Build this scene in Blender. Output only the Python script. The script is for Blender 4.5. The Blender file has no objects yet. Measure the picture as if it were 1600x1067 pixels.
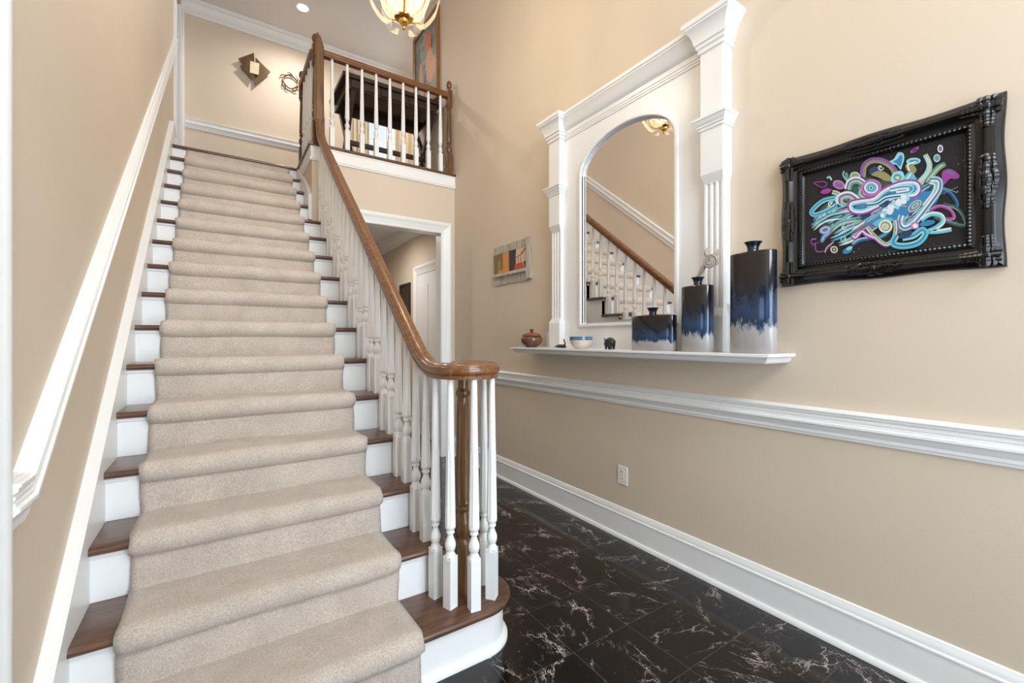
import bpy, bmesh, math, random
from mathutils import Vector, Matrix
random.seed(7)
SC = bpy.context.scene
COL = SC.collection
PI = math.pi
# ------------------------------------------------------------------ camera
FPX, TH, HOR, EYE = 688.16, 0.5866, 529.09, 1.2595
cam_d = bpy.data.cameras.new('camera')
cam_d.sensor_fit = 'HORIZONTAL'; cam_d.sensor_width = 36.0
cam_d.lens = 36.0 * FPX / 1600.0
cam_d.shift_y = -(533.5 - HOR) / 1600.0
cam_d.clip_start = 0.02
cam = bpy.data.objects.new('camera', cam_d); COL.objects.link(cam)
cam.location = (0, 0, EYE); cam.rotation_euler = (PI / 2, 0, -TH)
SC.camera = cam
# ------------------------------------------------------------------ world, exposure, large lights
SC.view_settings.view_transform = 'Standard'
SC.view_settings.look = 'None'
SC.view_settings.gamma = 1.0
SC.view_settings.use_curve_mapping = False
SC.view_settings.exposure = 0.0
W = bpy.data.worlds.new('sky'); SC.world = W; W.use_nodes = True
W.node_tree.nodes['Background'].inputs[0].default_value = (0.80, 0.89, 1.0, 1)
W.node_tree.nodes['Background'].inputs[1].default_value = 1.2

def area_light(name, loc, rot, sx, sy, power, color):
    d = bpy.data.lights.new(name, 'AREA'); d.shape = 'RECTANGLE'; d.size = sx; d.size_y = sy
    d.energy = power; d.color = color
    o = bpy.data.objects.new(name, d); COL.objects.link(o)
    o.location = loc; o.rotation_euler = rot
    return o
DAY = (0.80, 0.90, 1.0)
# daylight through the front door sidelights / the tall window over the door / fill at an added side room window
area_light('daylight_front_door', (0.95, -1.75, 1.15), (PI / 2, 0, 0), 1.9, 1.9, 135, DAY)
area_light('daylight_front_window', (0.9, -1.75, 3.75), (PI / 2, 0, 0), 1.7, 1.9, 160, (0.92, 0.96, 1.0))
area_light('fill_side_room', (-3.45, 0.55, 1.5), (PI / 2, 0, -PI / 2), 1.8, 1.6, 20, DAY)  # added fill light from the left for the right wall, unseen source
area_light('daylight_upper_hall', (2.2, 7.05, 4.35), (PI / 2, 0, PI), 0.8, 1.3, 8, (0.92, 0.96, 1.0))

# ------------------------------------------------------------------ materials
def lin(c):
    return tuple(((v / 255) / 12.92 if v / 255 <= 0.04045 else (((v / 255) + 0.055) / 1.055) ** 2.4) for v in c) + (1.0,)
MATS = {}
def new_mat(name):
    m = bpy.data.materials.new(name); m.use_nodes = True
    MATS[name] = m
    nt = m.node_tree
    return m, nt, nt.nodes['Principled BSDF']
def N(nt, typ, **kw):
    n = nt.nodes.new(typ)
    for k, v in kw.items():
        if k in n.inputs.keys(): n.inputs[k].default_value = v
        else: setattr(n, k, v)
    return n
def simple(name, rgb, rough=0.5, metal=0.0, noise=0.0, scale=8.0, bump=0.0, bscale=60.0, coat=0.0):
    m, nt, b = new_mat(name)
    b.inputs['Roughness'].default_value = rough; b.inputs['Metallic'].default_value = metal
    b.inputs['Base Color'].default_value = lin(rgb)
    b.inputs['Coat Weight'].default_value = coat
    tc = N(nt, 'ShaderNodeTexCoord')
    if noise > 0:
        t = N(nt, 'ShaderNodeTexNoise', Scale=scale, Detail=4.0)
        nt.links.new(tc.outputs['Object'], t.inputs['Vector'])
        r = N(nt, 'ShaderNodeValToRGB')
        c = lin(rgb)
        r.color_ramp.elements[0].position = 0.3; r.color_ramp.elements[1].position = 0.7
        r.color_ramp.elements[0].color = tuple(v * (1 - noise) for v in c[:3]) + (1,)
        r.color_ramp.elements[1].color = tuple(min(1, v * (1 + noise)) for v in c[:3]) + (1,)
        nt.links.new(t.outputs['Fac'], r.inputs['Fac']); nt.links.new(r.outputs['Color'], b.inputs['Base Color'])
    if bump > 0:
        t2 = N(nt, 'ShaderNodeTexNoise', Scale=bscale, Detail=3.0)
        nt.links.new(tc.outputs['Object'], t2.inputs['Vector'])
        bp = N(nt, 'ShaderNodeBump', Strength=bump, Distance=0.004)
        nt.links.new(t2.outputs['Fac'], bp.inputs['Height']); nt.links.new(bp.outputs['Normal'], b.inputs['Normal'])
    return m
def wood(name, dark, light, axis='x', rough=0.3, stretch=14.0, scale=6.0, coat=0.3):
    m, nt, b = new_mat(name)
    b.inputs['Roughness'].default_value = rough; b.inputs['Coat Weight'].default_value = coat
    b.inputs['Coat Roughness'].default_value = 0.15
    tc = N(nt, 'ShaderNodeTexCoord'); mp = N(nt, 'ShaderNodeMapping')
    s = [stretch] * 3; s['xyz'.index(axis)] = 1.0
    mp.inputs['Scale'].default_value = s
    nt.links.new(tc.outputs['Object'], mp.inputs['Vector'])
    t = N(nt, 'ShaderNodeTexNoise', Scale=scale, Detail=8.0, Roughness=0.65, Distortion=0.4)
    nt.links.new(mp.outputs['Vector'], t.inputs['Vector'])
    r = N(nt, 'ShaderNodeValToRGB')
    r.color_ramp.elements[0].position = 0.32; r.color_ramp.elements[0].color = lin(dark)
    r.color_ramp.elements[1].position = 0.68; r.color_ramp.elements[1].color = lin(light)
    nt.links.new(t.outputs['Fac'], r.inputs['Fac']); nt.links.new(r.outputs['Color'], b.inputs['Base Color'])
    bp = N(nt, 'ShaderNodeBump', Strength=0.15, Distance=0.002)
    nt.links.new(t.outputs['Fac'], bp.inputs['Height']); nt.links.new(bp.outputs['Normal'], b.inputs['Normal'])
    return m
WALL = simple('wall_paint', (211, 195, 175), 0.62, noise=0.025, scale=1.3, bump=0.12, bscale=140)
WHITE = simple('white_gloss_paint', (235, 235, 234), 0.32, noise=0.012, scale=3)
CEIL = simple('ceiling_paint', (232, 230, 229), 0.8, bump=0.1, bscale=90)
TREAD = wood('walnut_stained_oak', (62, 40, 28), (114, 80, 58), 'x', 0.28, 10, 7, 0.35)
RAILW = wood('oak_handrail', (80, 47, 22), (146, 98, 56), 'y', 0.3, 12, 6, 0.4)
RAILX = wood('oak_level_rail', (86, 50, 24), (140, 88, 48), 'x', 0.3, 12, 6, 0.4)
POSTW = wood('oak_newel', (66, 42, 20), (126, 88, 46), 'z', 0.3, 14, 6, 0.4)
DESKW = wood('dark_walnut_desk', (38, 25, 19), (66, 45, 34), 'x', 0.4, 10, 5, 0.1)
GOLDW = wood('gilded_brown_frame', (104, 70, 30), (150, 106, 52), 'z', 0.4, 10, 8, 0.1)
BRONZE = simple('bronze_metal', (96, 74, 48), 0.4, 0.6, noise=0.25, scale=9)
BRASS = simple('polished_brass', (212, 172, 96), 0.22, 1.0)
GROUT = simple('grout', (118, 106, 96), 0.8)
BLACK = simple('black_lacquer', (7, 7, 8), 0.26, noise=0.3, scale=30, coat=0.1)
CANVAS = simple('black_canvas', (19, 16, 17), 0.7, noise=0.35, scale=25, bump=0.2, bscale=200)
PLASTIC = simple('white_plastic', (232, 230, 224), 0.35)
DARK = simple('dark_slot', (40, 38, 36), 0.6)
CREAM = simple('cream_paper', (206, 190, 158), 0.7, noise=0.15, scale=40)

def mat_carpet():
    m, nt, b = new_mat('carpet_pile')
    b.inputs['Roughness'].default_value = 0.95
    b.inputs['Sheen Weight'].default_value = 0.25
    tc = N(nt, 'ShaderNodeTexCoord')
    t = N(nt, 'ShaderNodeTexNoise', Scale=170.0, Detail=5.0, Roughness=0.75)
    t2 = N(nt, 'ShaderNodeTexNoise', Scale=9.0, Detail=3.0)
    for q in (t, t2): nt.links.new(tc.outputs['Object'], q.inputs['Vector'])
    r = N(nt, 'ShaderNodeValToRGB')
    r.color_ramp.elements[0].position = 0.3; r.color_ramp.elements[0].color = lin((184, 166, 151))
    r.color_ramp.elements[1].position = 0.7; r.color_ramp.elements[1].color = lin((240, 227, 214))
    nt.links.new(t.outputs['Fac'], r.inputs['Fac'])
    r2 = N(nt, 'ShaderNodeValToRGB')
    r2.color_ramp.elements[0].position = 0.3; r2.color_ramp.elements[0].color = (0.86, 0.85, 0.84, 1)
    r2.color_ramp.elements[1].position = 0.7; r2.color_ramp.elements[1].color = (1, 1, 1, 1)
    nt.links.new(t2.outputs['Fac'], r2.inputs['Fac'])
    mx = N(nt, 'ShaderNodeMixRGB', blend_type='MULTIPLY'); mx.inputs['Fac'].default_value = 1
    nt.links.new(r.outputs['Color'], mx.inputs['Color1']); nt.links.new(r2.outputs['Color'], mx.inputs['Color2'])
    nt.links.new(mx.outputs['Color'], b.inputs['Base Color'])
    bp = N(nt, 'ShaderNodeBump', Strength=0.9, Distance=0.006)
    nt.links.new(t.outputs['Fac'], bp.inputs['Height']); nt.links.new(bp.outputs['Normal'], b.inputs['Normal'])
    return m
CARPET = mat_carpet()

def mat_marble():
    m, nt, b = new_mat('black_marble')
    b.inputs['Roughness'].default_value = 0.13
    tc = N(nt, 'ShaderNodeTexCoord'); oi = N(nt, 'ShaderNodeObjectInfo')
    mul = N(nt, 'ShaderNodeVectorMath', operation='SCALE'); mul.inputs['Scale'].default_value = 57.0
    cmb = N(nt, 'ShaderNodeCombineXYZ')
    nt.links.new(oi.outputs['Random'], cmb.inputs['X']); nt.links.new(oi.outputs['Random'], cmb.inputs['Y'])
    nt.links.new(cmb.outputs['Vector'], mul.inputs[0])
    rot = N(nt, 'ShaderNodeVectorRotate', rotation_type='Z_AXIS')
    sc = N(nt, 'ShaderNodeMath', operation='MULTIPLY'); sc.inputs[1].default_value = 2.4
    nt.links.new(oi.outputs['Random'], sc.inputs[0]); nt.links.new(sc.outputs[0], rot.inputs['Angle'])
    nt.links.new(tc.outputs['Object'], rot.inputs['Vector'])
    st = N(nt, 'ShaderNodeMapping'); st.inputs['Scale'].default_value = (1.0, 2.3, 1.0)
    nt.links.new(rot.outputs['Vector'], st.inputs['Vector'])
    add = N(nt, 'ShaderNodeVectorMath', operation='ADD')
    nt.links.new(st.outputs['Vector'], add.inputs[0]); nt.links.new(mul.outputs['Vector'], add.inputs[1])
    dn = N(nt, 'ShaderNodeTexNoise', Scale=5.0, Detail=6.0, Roughness=0.7)
    nt.links.new(add.outputs['Vector'], dn.inputs['Vector'])
    dsc = N(nt, 'ShaderNodeVectorMath', operation='SCALE'); dsc.inputs['Scale'].default_value = 0.32
    nt.links.new(dn.outputs['Color'], dsc.inputs[0])
    add2 = N(nt, 'ShaderNodeVectorMath', operation='ADD')
    nt.links.new(add.outputs['Vector'], add2.inputs[0]); nt.links.new(dsc.outputs['Vector'], add2.inputs[1])
    def crackle(scale, w):
        v = N(nt, 'ShaderNodeTexVoronoi', feature='DISTANCE_TO_EDGE', Scale=scale)
        nt.links.new(add2.outputs['Vector'], v.inputs['Vector'])
        mr = N(nt, 'ShaderNodeMapRange'); mr.inputs['From Min'].default_value = 0.0; mr.inputs['From Max'].default_value = w
        mr.inputs['To Min'].default_value = 1.0; mr.inputs['To Max'].default_value = 0.0
        nt.links.new(v.outputs['Distance'], mr.inputs['Value'])
        return mr.outputs['Result']
    c1 = crackle(4.0, 0.020); c2 = crackle(9.0, 0.022)
    mk = N(nt, 'ShaderNodeTexNoise', Scale=4.2, Detail=3.0)
    nt.links.new(add.outputs['Vector'], mk.inputs['Vector'])
    def mask(lo, hi):
        mr = N(nt, 'ShaderNodeMapRange'); mr.inputs['From Min'].default_value = lo; mr.inputs['From Max'].default_value = hi
        nt.links.new(mk.outputs['Fac'], mr.inputs['Value']); return mr.outputs['Result']
    m1 = N(nt, 'ShaderNodeMath', operation='MULTIPLY'); nt.links.new(c1, m1.inputs[0]); nt.links.new(mask(0.48, 0.66), m1.inputs[1])
    m2 = N(nt, 'ShaderNodeMath', operation='MULTIPLY'); nt.links.new(c2, m2.inputs[0]); nt.links.new(mask(0.52, 0.76), m2.inputs[1])
    mxx = N(nt, 'ShaderNodeMath', operation='MAXIMUM'); nt.links.new(m1.outputs[0], mxx.inputs[0]); nt.links.new(m2.outputs[0], mxx.inputs[1])
    sp = N(nt, 'ShaderNodeTexNoise', Scale=60.0, Detail=2.0); nt.links.new(add.outputs['Vector'], sp.inputs['Vector'])
    spm = N(nt, 'ShaderNodeMapRange'); spm.inputs['From Min'].default_value = 0.7; spm.inputs['From Max'].default_value = 0.78
    spm.inputs['To Max'].default_value = 0.35
    nt.links.new(sp.outputs['Fac'], spm.inputs['Value'])
    fin = N(nt, 'ShaderNodeMath', operation='MAXIMUM'); nt.links.new(mxx.outputs[0], fin.inputs[0]); nt.links.new(spm.outputs['Result'], fin.inputs[1])
    mix = N(nt, 'ShaderNodeMixRGB')
    mix.inputs['Color1'].default_value = lin((22, 18, 17)); mix.inputs['Color2'].default_value = lin((226, 214, 208))
    nt.links.new(fin.outputs[0], mix.inputs['Fac']); nt.links.new(mix.outputs['Color'], b.inputs['Base Color'])
    return m
MARBLE = mat_marble()

def mat_mirror():
    m, nt, b = new_mat('mirror_silver')
    b.inputs['Metallic'].default_value = 1; b.inputs['Roughness'].default_value = 0.0
    b.inputs['Base Color'].default_value = (0.93, 0.93, 0.93, 1); return m
MIRROR = mat_mirror()
def mat_thin_glass(name, tint, gloss=0.12, milky=0.0):
    m = bpy.data.materials.new(name); m.use_nodes = True; nt = m.node_tree
    nt.nodes.remove(nt.nodes['Principled BSDF']); out = nt.nodes['Material Output']
    tr = N(nt, 'ShaderNodeBsdfTransparent'); tr.inputs['Color'].default_value = tint
    gl = N(nt, 'ShaderNodeBsdfGlossy'); gl.inputs['Roughness'].default_value = 0.08
    mx = N(nt, 'ShaderNodeMixShader'); mx.inputs['Fac'].default_value = gloss
    nt.links.new(tr.outputs[0], mx.inputs[1]); nt.links.new(gl.outputs[0], mx.inputs[2])
    last = mx
    if milky > 0:
        tl = N(nt, 'ShaderNodeBsdfTranslucent'); tl.inputs['Color'].default_value = (1.0, 0.9, 0.74, 1)
        m2 = N(nt, 'ShaderNodeMixShader'); m2.inputs['Fac'].default_value = milky
        nt.links.new(mx.outputs[0], m2.inputs[1]); nt.links.new(tl.outputs[0], m2.inputs[2]); last = m2
    nt.links.new(last.outputs[0], out.inputs['Surface'])
    return m
PANE = mat_thin_glass('window_glass', (0.95, 0.97, 0.98, 1), 0.06)
AMBER = mat_thin_glass('bent_amber_glass', (1.0, 0.91, 0.74, 1), 0.12, 0.05)
CLEAR = mat_thin_glass('clear_scroll_glass', (0.97, 0.96, 0.93, 1), 0.22, 0.06)
def mat_emit(name, col, strength):
    m = bpy.data.materials.new(name); m.use_nodes = True; nt = m.node_tree
    nt.nodes.remove(nt.nodes['Principled BSDF'])
    e = N(nt, 'ShaderNodeEmission'); e.inputs['Color'].default_value = col; e.inputs['Strength'].default_value = strength
    nt.links.new(e.outputs[0], nt.nodes['Material Output'].inputs['Surface']); return m
BULB = mat_emit('lit_bulb', (1.0, 0.80, 0.52, 1), 14)
LED = mat_emit('lit_downlight', (1.0, 0.95, 0.88, 1), 14)

def mat_vase():
    m, nt, b = new_mat('blue_drip_glaze')
    b.inputs['Roughness'].default_value = 0.16; b.inputs['Coat Weight'].default_value = 0.25
    tc = N(nt, 'ShaderNodeTexCoord'); sep = N(nt, 'ShaderNodeSeparateXYZ')
    nt.links.new(tc.outputs['Generated'], sep.inputs[0])
    mp = N(nt, 'ShaderNodeMapping'); mp.inputs['Scale'].default_value = (20, 20, 8)
    nt.links.new(tc.outputs['Object'], mp.inputs['Vector'])
    t = N(nt, 'ShaderNodeTexNoise', Scale=1.6, Detail=7.0, Roughness=0.7); nt.links.new(mp.outputs['Vector'], t.inputs['Vector'])
    mr = N(nt, 'ShaderNodeMath', operation='MULTIPLY_ADD'); mr.inputs[1].default_value = 0.5; mr.inputs[2].default_value = -0.25
    nt.links.new(t.outputs['Fac'], mr.inputs[0])
    ad = N(nt, 'ShaderNodeMath', operation='ADD'); nt.links.new(sep.outputs['Z'], ad.inputs[0]); nt.links.new(mr.outputs[0], ad.inputs[1])
    r = N(nt, 'ShaderNodeValToRGB'); cr = r.color_ramp
    cr.elements[0].position = 0.0; cr.elements[0].color = lin((158, 153, 152))
    cr.elements[1].position = 1.0; cr.elements[1].color = lin((11, 13, 20))
    for p, c in ((0.23, (176, 172, 170)), (0.27, (120, 134, 150)), (0.30, (24, 48, 78)), (0.42, (30, 62, 98)), (0.58, (15, 29, 50)), (0.78, (11, 13, 20))):
        e = cr.elements.new(p); e.color = lin(c)
    nt.links.new(ad.outputs[0], r.inputs['Fac']); nt.links.new(r.outputs['Color'], b.inputs['Base Color'])
    return m
VASE = mat_vase()
VNECK = simple('dark_blue_glaze', (14, 24, 40), 0.12, noise=0.3, scale=20, coat=0.6)

def mat_vcol(name, rough=0.45):
    m, nt, b = new_mat(name); b.inputs['Roughness'].default_value = rough
    a = N(nt, 'ShaderNodeVertexColor'); a.layer_name = 'paint'
    nt.links.new(a.outputs['Color'], b.inputs['Base Color']); return m
PAINT = mat_vcol('artist_paint')

# ------------------------------------------------------------------ mesh helpers
class MB:
    def __init__(s): s.v = []; s.f = []; s.c = []
    def add(s, vs, fs, col=None):
        o = len(s.v); s.v += [tuple(p) for p in vs]; s.f += [tuple(i + o for i in f) for f in fs]
        s.c += [col] * len(fs); return s
    def box(s, x0, x1, y0, y1, z0, z1):
        return s.add([(x0, y0, z0), (x1, y0, z0), (x1, y1, z0), (x0, y1, z0), (x0, y0, z1), (x1, y0, z1), (x1, y1, z1), (x0, y1, z1)],
                     [(0, 3, 2, 1), (4, 5, 6, 7), (0, 1, 5, 4), (1, 2, 6, 5), (2, 3, 7, 6), (3, 0, 4, 7)])
    def loft(s, rings, closed=True, caps=True, col=None):
        n = len(rings[0]); vs = [p for r in rings for p in r]; fs = []
        for i in range(len(rings) - 1):
            for j in range(n if closed else n - 1):
                k = (j + 1) % n
                fs.append((i * n + j, i * n + k, (i + 1) * n + k, (i + 1) * n + j))
        if caps and closed:
            fs.append(tuple(reversed(range(n)))); fs.append(tuple((len(rings) - 1) * n + j for j in range(n)))
        return s.add(vs, fs, col)
    def prism(s, poly, fn, a, b):
        """poly of 2d points, fn(p, t) -> 3d"""
        return s.loft([[fn(p, a) for p in poly], [fn(p, b) for p in poly]])
    def lathe(s, prof, c=(0, 0, 0), seg=20, sx=1, sy=1, flute=None):
        rings = []
        for r, z in prof:
            ring = []
            for j in range(seg):
                a = 2 * PI * j / seg; rr = r
                ring.append((c[0] + rr * sx * math.cos(a), c[1] + rr * sy * math.sin(a), c[2] + z))
            rings.append(ring)
        return s.loft(rings)
    def tube(s, pts, rad, seg=8, col=None):
        pts = [Vector(p) for p in pts]; rings = []; prev = None
        for i, p in enumerate(pts):
            t = (pts[min(i + 1, len(pts) - 1)] - pts[max(i - 1, 0)])
            t = t.normalized() if t.length > 1e-9 else Vector((0, 0, 1))
            if prev is None:
                prev = t.orthogonal().normalized()
            prev = (prev - t * prev.dot(t)).normalized(); b = t.cross(prev)
            r = rad[i] if isinstance(rad, (list, tuple)) else rad
            rings.append([p + prev * (r * math.cos(2 * PI * j / seg)) + b * (r * math.sin(2 * PI * j / seg)) for j in range(seg)])
        return s.loft(rings, col=col)
    def sphere(s, c, r, seg=12, rg=8, sc=(1, 1, 1)):
        rings = []
        for i in range(rg + 1):
            ph = -PI / 2 + PI * i / rg; rr = max(1e-4, math.cos(ph)) * r
            rings.append([(c[0] + sc[0] * rr * math.cos(2 * PI * j / seg), c[1] + sc[1] * rr * math.sin(2 * PI * j / seg), c[2] + sc[2] * r * math.sin(ph)) for j in range(seg)])
        return s.loft(rings)

def mesh_of(name, mb, mat, smooth=False, off=(0, 0, 0)):
    me = bpy.data.meshes.new(name)
    me.from_pydata([(p[0] - off[0], p[1] - off[1], p[2] - off[2]) for p in mb.v], [], mb.f)
    bm = bmesh.new(); bm.from_mesh(me)
    bmesh.ops.recalc_face_normals(bm, faces=bm.faces[:]); bm.to_mesh(me); bm.free()
    if mat: me.materials.append(mat)
    if smooth:
        for p in me.polygons: p.use_smooth = True
        try: me.set_sharp_from_angle(angle=math.radians(38))
        except Exception: pass
    return me
def tag(o, label, cat=None, group=None, kind=None):
    o['label'] = label
    if cat: o['category'] = cat
    if group: o['group'] = group
    if kind: o['kind'] = kind
    return o
def thing(name, loc, label, cat, group=None):
    o = bpy.data.objects.new(name, None); COL.objects.link(o); o.location = loc
    o.empty_display_size = 0.05
    return tag(o, label, cat, group)
def root_loc(o):
    p = Vector((0, 0, 0))
    while o: p += Vector(o.location); o = o.parent
    return p
def obj(name, mb, mat, parent=None, smooth=False, bevel=0.0, seg=2):
    if parent is not None: off = root_loc(parent)
    else:
        xs, ys, zs = zip(*mb.v); off = Vector(((min(xs) + max(xs)) / 2, (min(ys) + max(ys)) / 2, min(zs)))
    me = mesh_of(name, mb, mat, smooth, off)
    o = bpy.data.objects.new(name, me); COL.objects.link(o)
    if parent is not None: o.parent = parent
    else: o.location = off
    if bevel > 0:
        b = o.modifiers.new('bevel', 'BEVEL'); b.width = bevel; b.segments = seg; b.limit_method = 'ANGLE'; b.angle_limit = math.radians(40)
    return o
def inst(name, me, loc, parent, rotz=0.0):
    o = bpy.data.objects.new(name, me); COL.objects.link(o); o.parent = parent
    o.location = Vector(loc) - root_loc(parent); o.rotation_euler = (0, 0, rotz); return o
def struct(name, mb, mat, label, bevel=0.0, smooth=False):
    o = obj(name, mb, mat, None, smooth, bevel); o['kind'] = 'structure'; o['label'] = label; return o
def box(*a): return MB().box(*a)
def px_on_x(u, v, x):
    k = (u - 800) / FPX; m = (HOR - v) / FPX
    r = (math.sin(TH) + k * math.cos(TH), math.cos(TH) - k * math.sin(TH), m); q = x / r[0]
    return (x, r[1] * q, r[2] * q + EYE)

# ------------------------------------------------------------------ key dimensions
XL, XR = -0.39, 2.1326            # stair-side wall, mirror wall
RISE, RUN, Y2 = 0.19, 0.2382, 1.7238
def ynose(n): return Y2 + (n - 2) * RUN
def znl(y): return 2 * RISE + (y - Y2) * RISE / RUN       # nosing line
ZL = 16 * RISE                    # landing height 3.04
YB = 4.335                        # balcony wall plane
YF = 6.85                         # far wall of the upper hall
ZC = 5.48                         # upper ceiling
YD = -1.55                        # front wall
XS = -0.3576                      # inner face of skirt
XW = 0.70                         # stairwell side of the balcony

# ------------------------------------------------------------------ structure
def mould(prof, A, B, n, up=(0, 0, 1), mb=None):
    mb = mb or MB(); A = Vector(A); B = Vector(B); n = Vector(n); up = Vector(up)
    return mb.loft([[P + n * p[0] + up * p[1] for p in prof] for P in (A, B)])
def mould_path(prof, pts, ns, up=(0, 0, 1)):
    """mitred moulding along points with one outward offset vector per point"""
    return MB().loft([[Vector(P) + Vector(n) * p[0] + Vector(up) * p[1] for p in prof] for P, n in zip(pts, ns)])

wr = MB(); wr.box(XR, XR + .12, YD - .12, YB + .12, -.05, ZL - .02); wr.box(XR, XR + .12, YD - .12, 5.55, ZL - .02, ZC)
struct('wall_right', wr, WALL, 'beige painted wall carrying the white mirror surround')
wl = MB()
wl.box(XL - .12, XL, YD - .12, -.20, -.05, ZC); wl.box(XL - .12, XL, 1.284, 5.79, -.05, ZC)
wl.box(XL - .12, XL, -.20, 1.284, 2.30, ZC); wl.box(XL - .12, XL, 5.79, 6.58, -.05, 3.02)
wl.box(XL - .12, XL, 5.79, 6.58, 5.25, ZC); wl.box(XL - .12, XL, 6.58, YF + .1, -.05, ZC)
struct('wall_left', wl, WALL, 'beige painted wall along the stair flight')
# far wall of the upper hall with a curtained window
wf = MB()
wf.box(-1.9, 1.85, YF, YF + .12, ZL - .3, ZC); wf.box(2.55, 4.1, YF, YF + .12, ZL - .3, ZC)
wf.box(1.85, 2.55, YF, YF + .12, ZL - .3, 3.7); wf.box(1.85, 2.55, YF, YF + .12, 5.0, ZC)
struct('wall_far', wf, WALL, 'beige painted end wall of the upper hall')
wb = MB()
wb.box(.80, .95, YB, YB + .12, -.05, ZL - .02); wb.box(1.98, XR, YB, YB + .12, -.05, ZL - .02); wb.box(.95, 1.98, YB, YB + .12, 2.395, ZL - .02)
struct('wall_balcony', wb, WALL, 'beige painted wall below the balcony with the cased doorway')
struct('wall_stairwell', box(XW, .80, YB, 5.06, 1.6, ZL - .02), WALL, 'short beige wall between the top steps and the balcony')
struct('floor_upper', MB().box(.80, 4.1, YB + .04, YF, 2.98, ZL - .004).box(-1.9, .80, 5.10, YF, 2.98, ZL - .004), TREAD, 'dark wood floor of the upper hall and balcony')
struct('ceiling', box(-1.9, 4.1, YD - .12, YF + .12, ZC, ZC + .1), CEIL, 'pale grey ceiling over the foyer and upper hall')
# rest of the house that encloses the foyer
fr = MB()
fr.box(XL - .12, .02, YD - .12, YD, -.05, ZC); fr.box(1.88, XR + .12, YD - .12, YD, -.05, ZC)
fr.box(.02, 1.88, YD - .12, YD, 2.15, 2.8); fr.box(.02, 1.88, YD - .12, YD, 4.7, ZC)
struct('wall_front', fr, WALL, 'beige front wall of the house behind the viewer')
struct('wall_hall_right', MB().box(2.19, 2.31, YB + .12, 7.6, -.05, 2.76), WALL, 'beige wall of the back hall with the white door')
struct('wall_hall_left', box(.705, .80, YB + .12, 7.6, -.05, 2.76), WALL, 'beige inner wall of the back hall')
struct('wall_hall_end', box(.68, 2.31, 7.6, 7.72, -.05, 2.76), WALL, 'beige end wall of the back hall')
struct('ceiling_hall', box(.705, 2.31, YB + .12, 7.72, 2.76, 2.86), CEIL, 'pale grey ceiling of the back hall')
struct('wall_upper_side', MB().box(4.0, 4.1, 5.45, YF, ZL - .02, ZC), WALL, 'beige side wall of the upper hall')
struct('wall_upper_return', box(XR + .12, 4.1, 5.45, 5.55, ZL - .02, ZC), WALL, 'beige return wall of the upper hall')
struct('wall_corridor_end', box(-2.0, -1.9, 5.5, YF + .12, ZL - .3, ZC), WALL, 'beige end wall of the upper corridor')
struct('wall_corridor_side', box(-1.9, XL - .12, 5.5, 5.6, ZL - .3, ZC), WALL, 'beige side wall of the upper corridor')
sr = MB()
sr.box(-3.42, -3.3, YD - .12, -.35, -.05, 2.75).box(-3.42, -3.3, 1.45, 2.3, -.05, 2.75).box(-3.42, -3.3, -.35, 1.45, -.05, .7).box(-3.42, -3.3, -.35, 1.45, 2.3, 2.75)
sr.box(-3.3, XL - .12, YD - .12, YD, -.05, 2.75).box(-3.3, XL - .12, 2.2, 2.3, -.05, 2.75)
struct('wall_side_room', sr, WALL, 'beige walls of the side room beyond the opening')
struct('ceiling_side_room', box(-3.42, XL - .12, YD - .12, 2.3, 2.75, 2.85), CEIL, 'pale ceiling of the side room')

fl = struct('floor', box(-3.42, 2.31, YD - .12, 7.72, -.06, -.0008), GROUT, 'black marble tile floor with white veining')
TS = .31
tile_me = mesh_of('tile', MB().box(-.1540, .1540, -.1540, .1540, -.006, 0), MARBLE)
edge_me = mesh_of('tile_edge', MB().box(-.036, .036, -.1540, .1540, -.006, 0), MARBLE)
for i in range(8):
    for j in range(-10, 20):
        cx = -.365 + TS * (i + .5); cy = 1.645 + TS * (j + .5)
        if cy > 7.5 or cy < YD or (cx + TS / 2 < .8 and cy - TS / 2 > 1.6): continue
        if cx < .7 and cy > YB: continue
        inst('marble_tile', tile_me, (cx, cy, 0), fl)
for j in range(9, 19): inst('marble_tile', edge_me, (2.153, 1.645 + TS * (j + .5), 0), fl)

BASE = [(0, 0), (.032, 0), (.032, .014), (.026, .022), (.018, .024), (.018, .140), (.021, .143), (.021, .150), (.015, .155), (.015, .166), (.010, .176), (.007, .187), (0, .191)]
RAILP = [(0, 0), (.010, 0), (.012, .010), (.016, .013), (.016, .026), (.020, .030), (.022, .040), (.031, .050), (.036, .054), (.036, .062), (.029, .066), (.029, .073), (.0255, .075), (.0255, .079), (.029, .081), (.029, .087), (.0255, .089), (.0255, .093), (.029, .095), (.033, .099), (.033, .105), (.038, .109), (.038, .113), (.034, .116), (.031, .1165), (.024, .1165), (.022, .119), (.010, .119), (.007, .122), (0, .122)]
CROWN = [(0, 0), (.012, 0), (.012, .018), (.020, .024), (.020, .034), (.034, .044), (.060, .075), (.078, .105), (.084, .112), (.100, .114), (.100, .128), (.112, .132), (.112, .15), (0, .15)]
CASE = [(0, 0), (0, .011), (.008, .013), (.04, .013), (.046, .016), (.07, .016), (.078, .022), (.092, .026), (.104, .026), (.112, .022), (.112, 0)]   # (across, proud)
struct('baseboard_right', mould(BASE, (XR, YD, 0), (XR, YB, 0), (-1, 0, 0)), WHITE, 'tall white baseboard below the chair rail', smooth=True)
struct('baseboard_balcony', mould(BASE, (XR - .018, YB, 0), (XR, YB, 0), (0, -1, 0)), WHITE, 'sliver of white baseboard beside the doorway casing', smooth=True)
struct('baseboard_hall', mould(BASE, (2.19, 5.75, 0), (2.19, 7.6, 0), (-1, 0, 0)), WHITE, 'white baseboard in the back hall', smooth=True)
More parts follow.
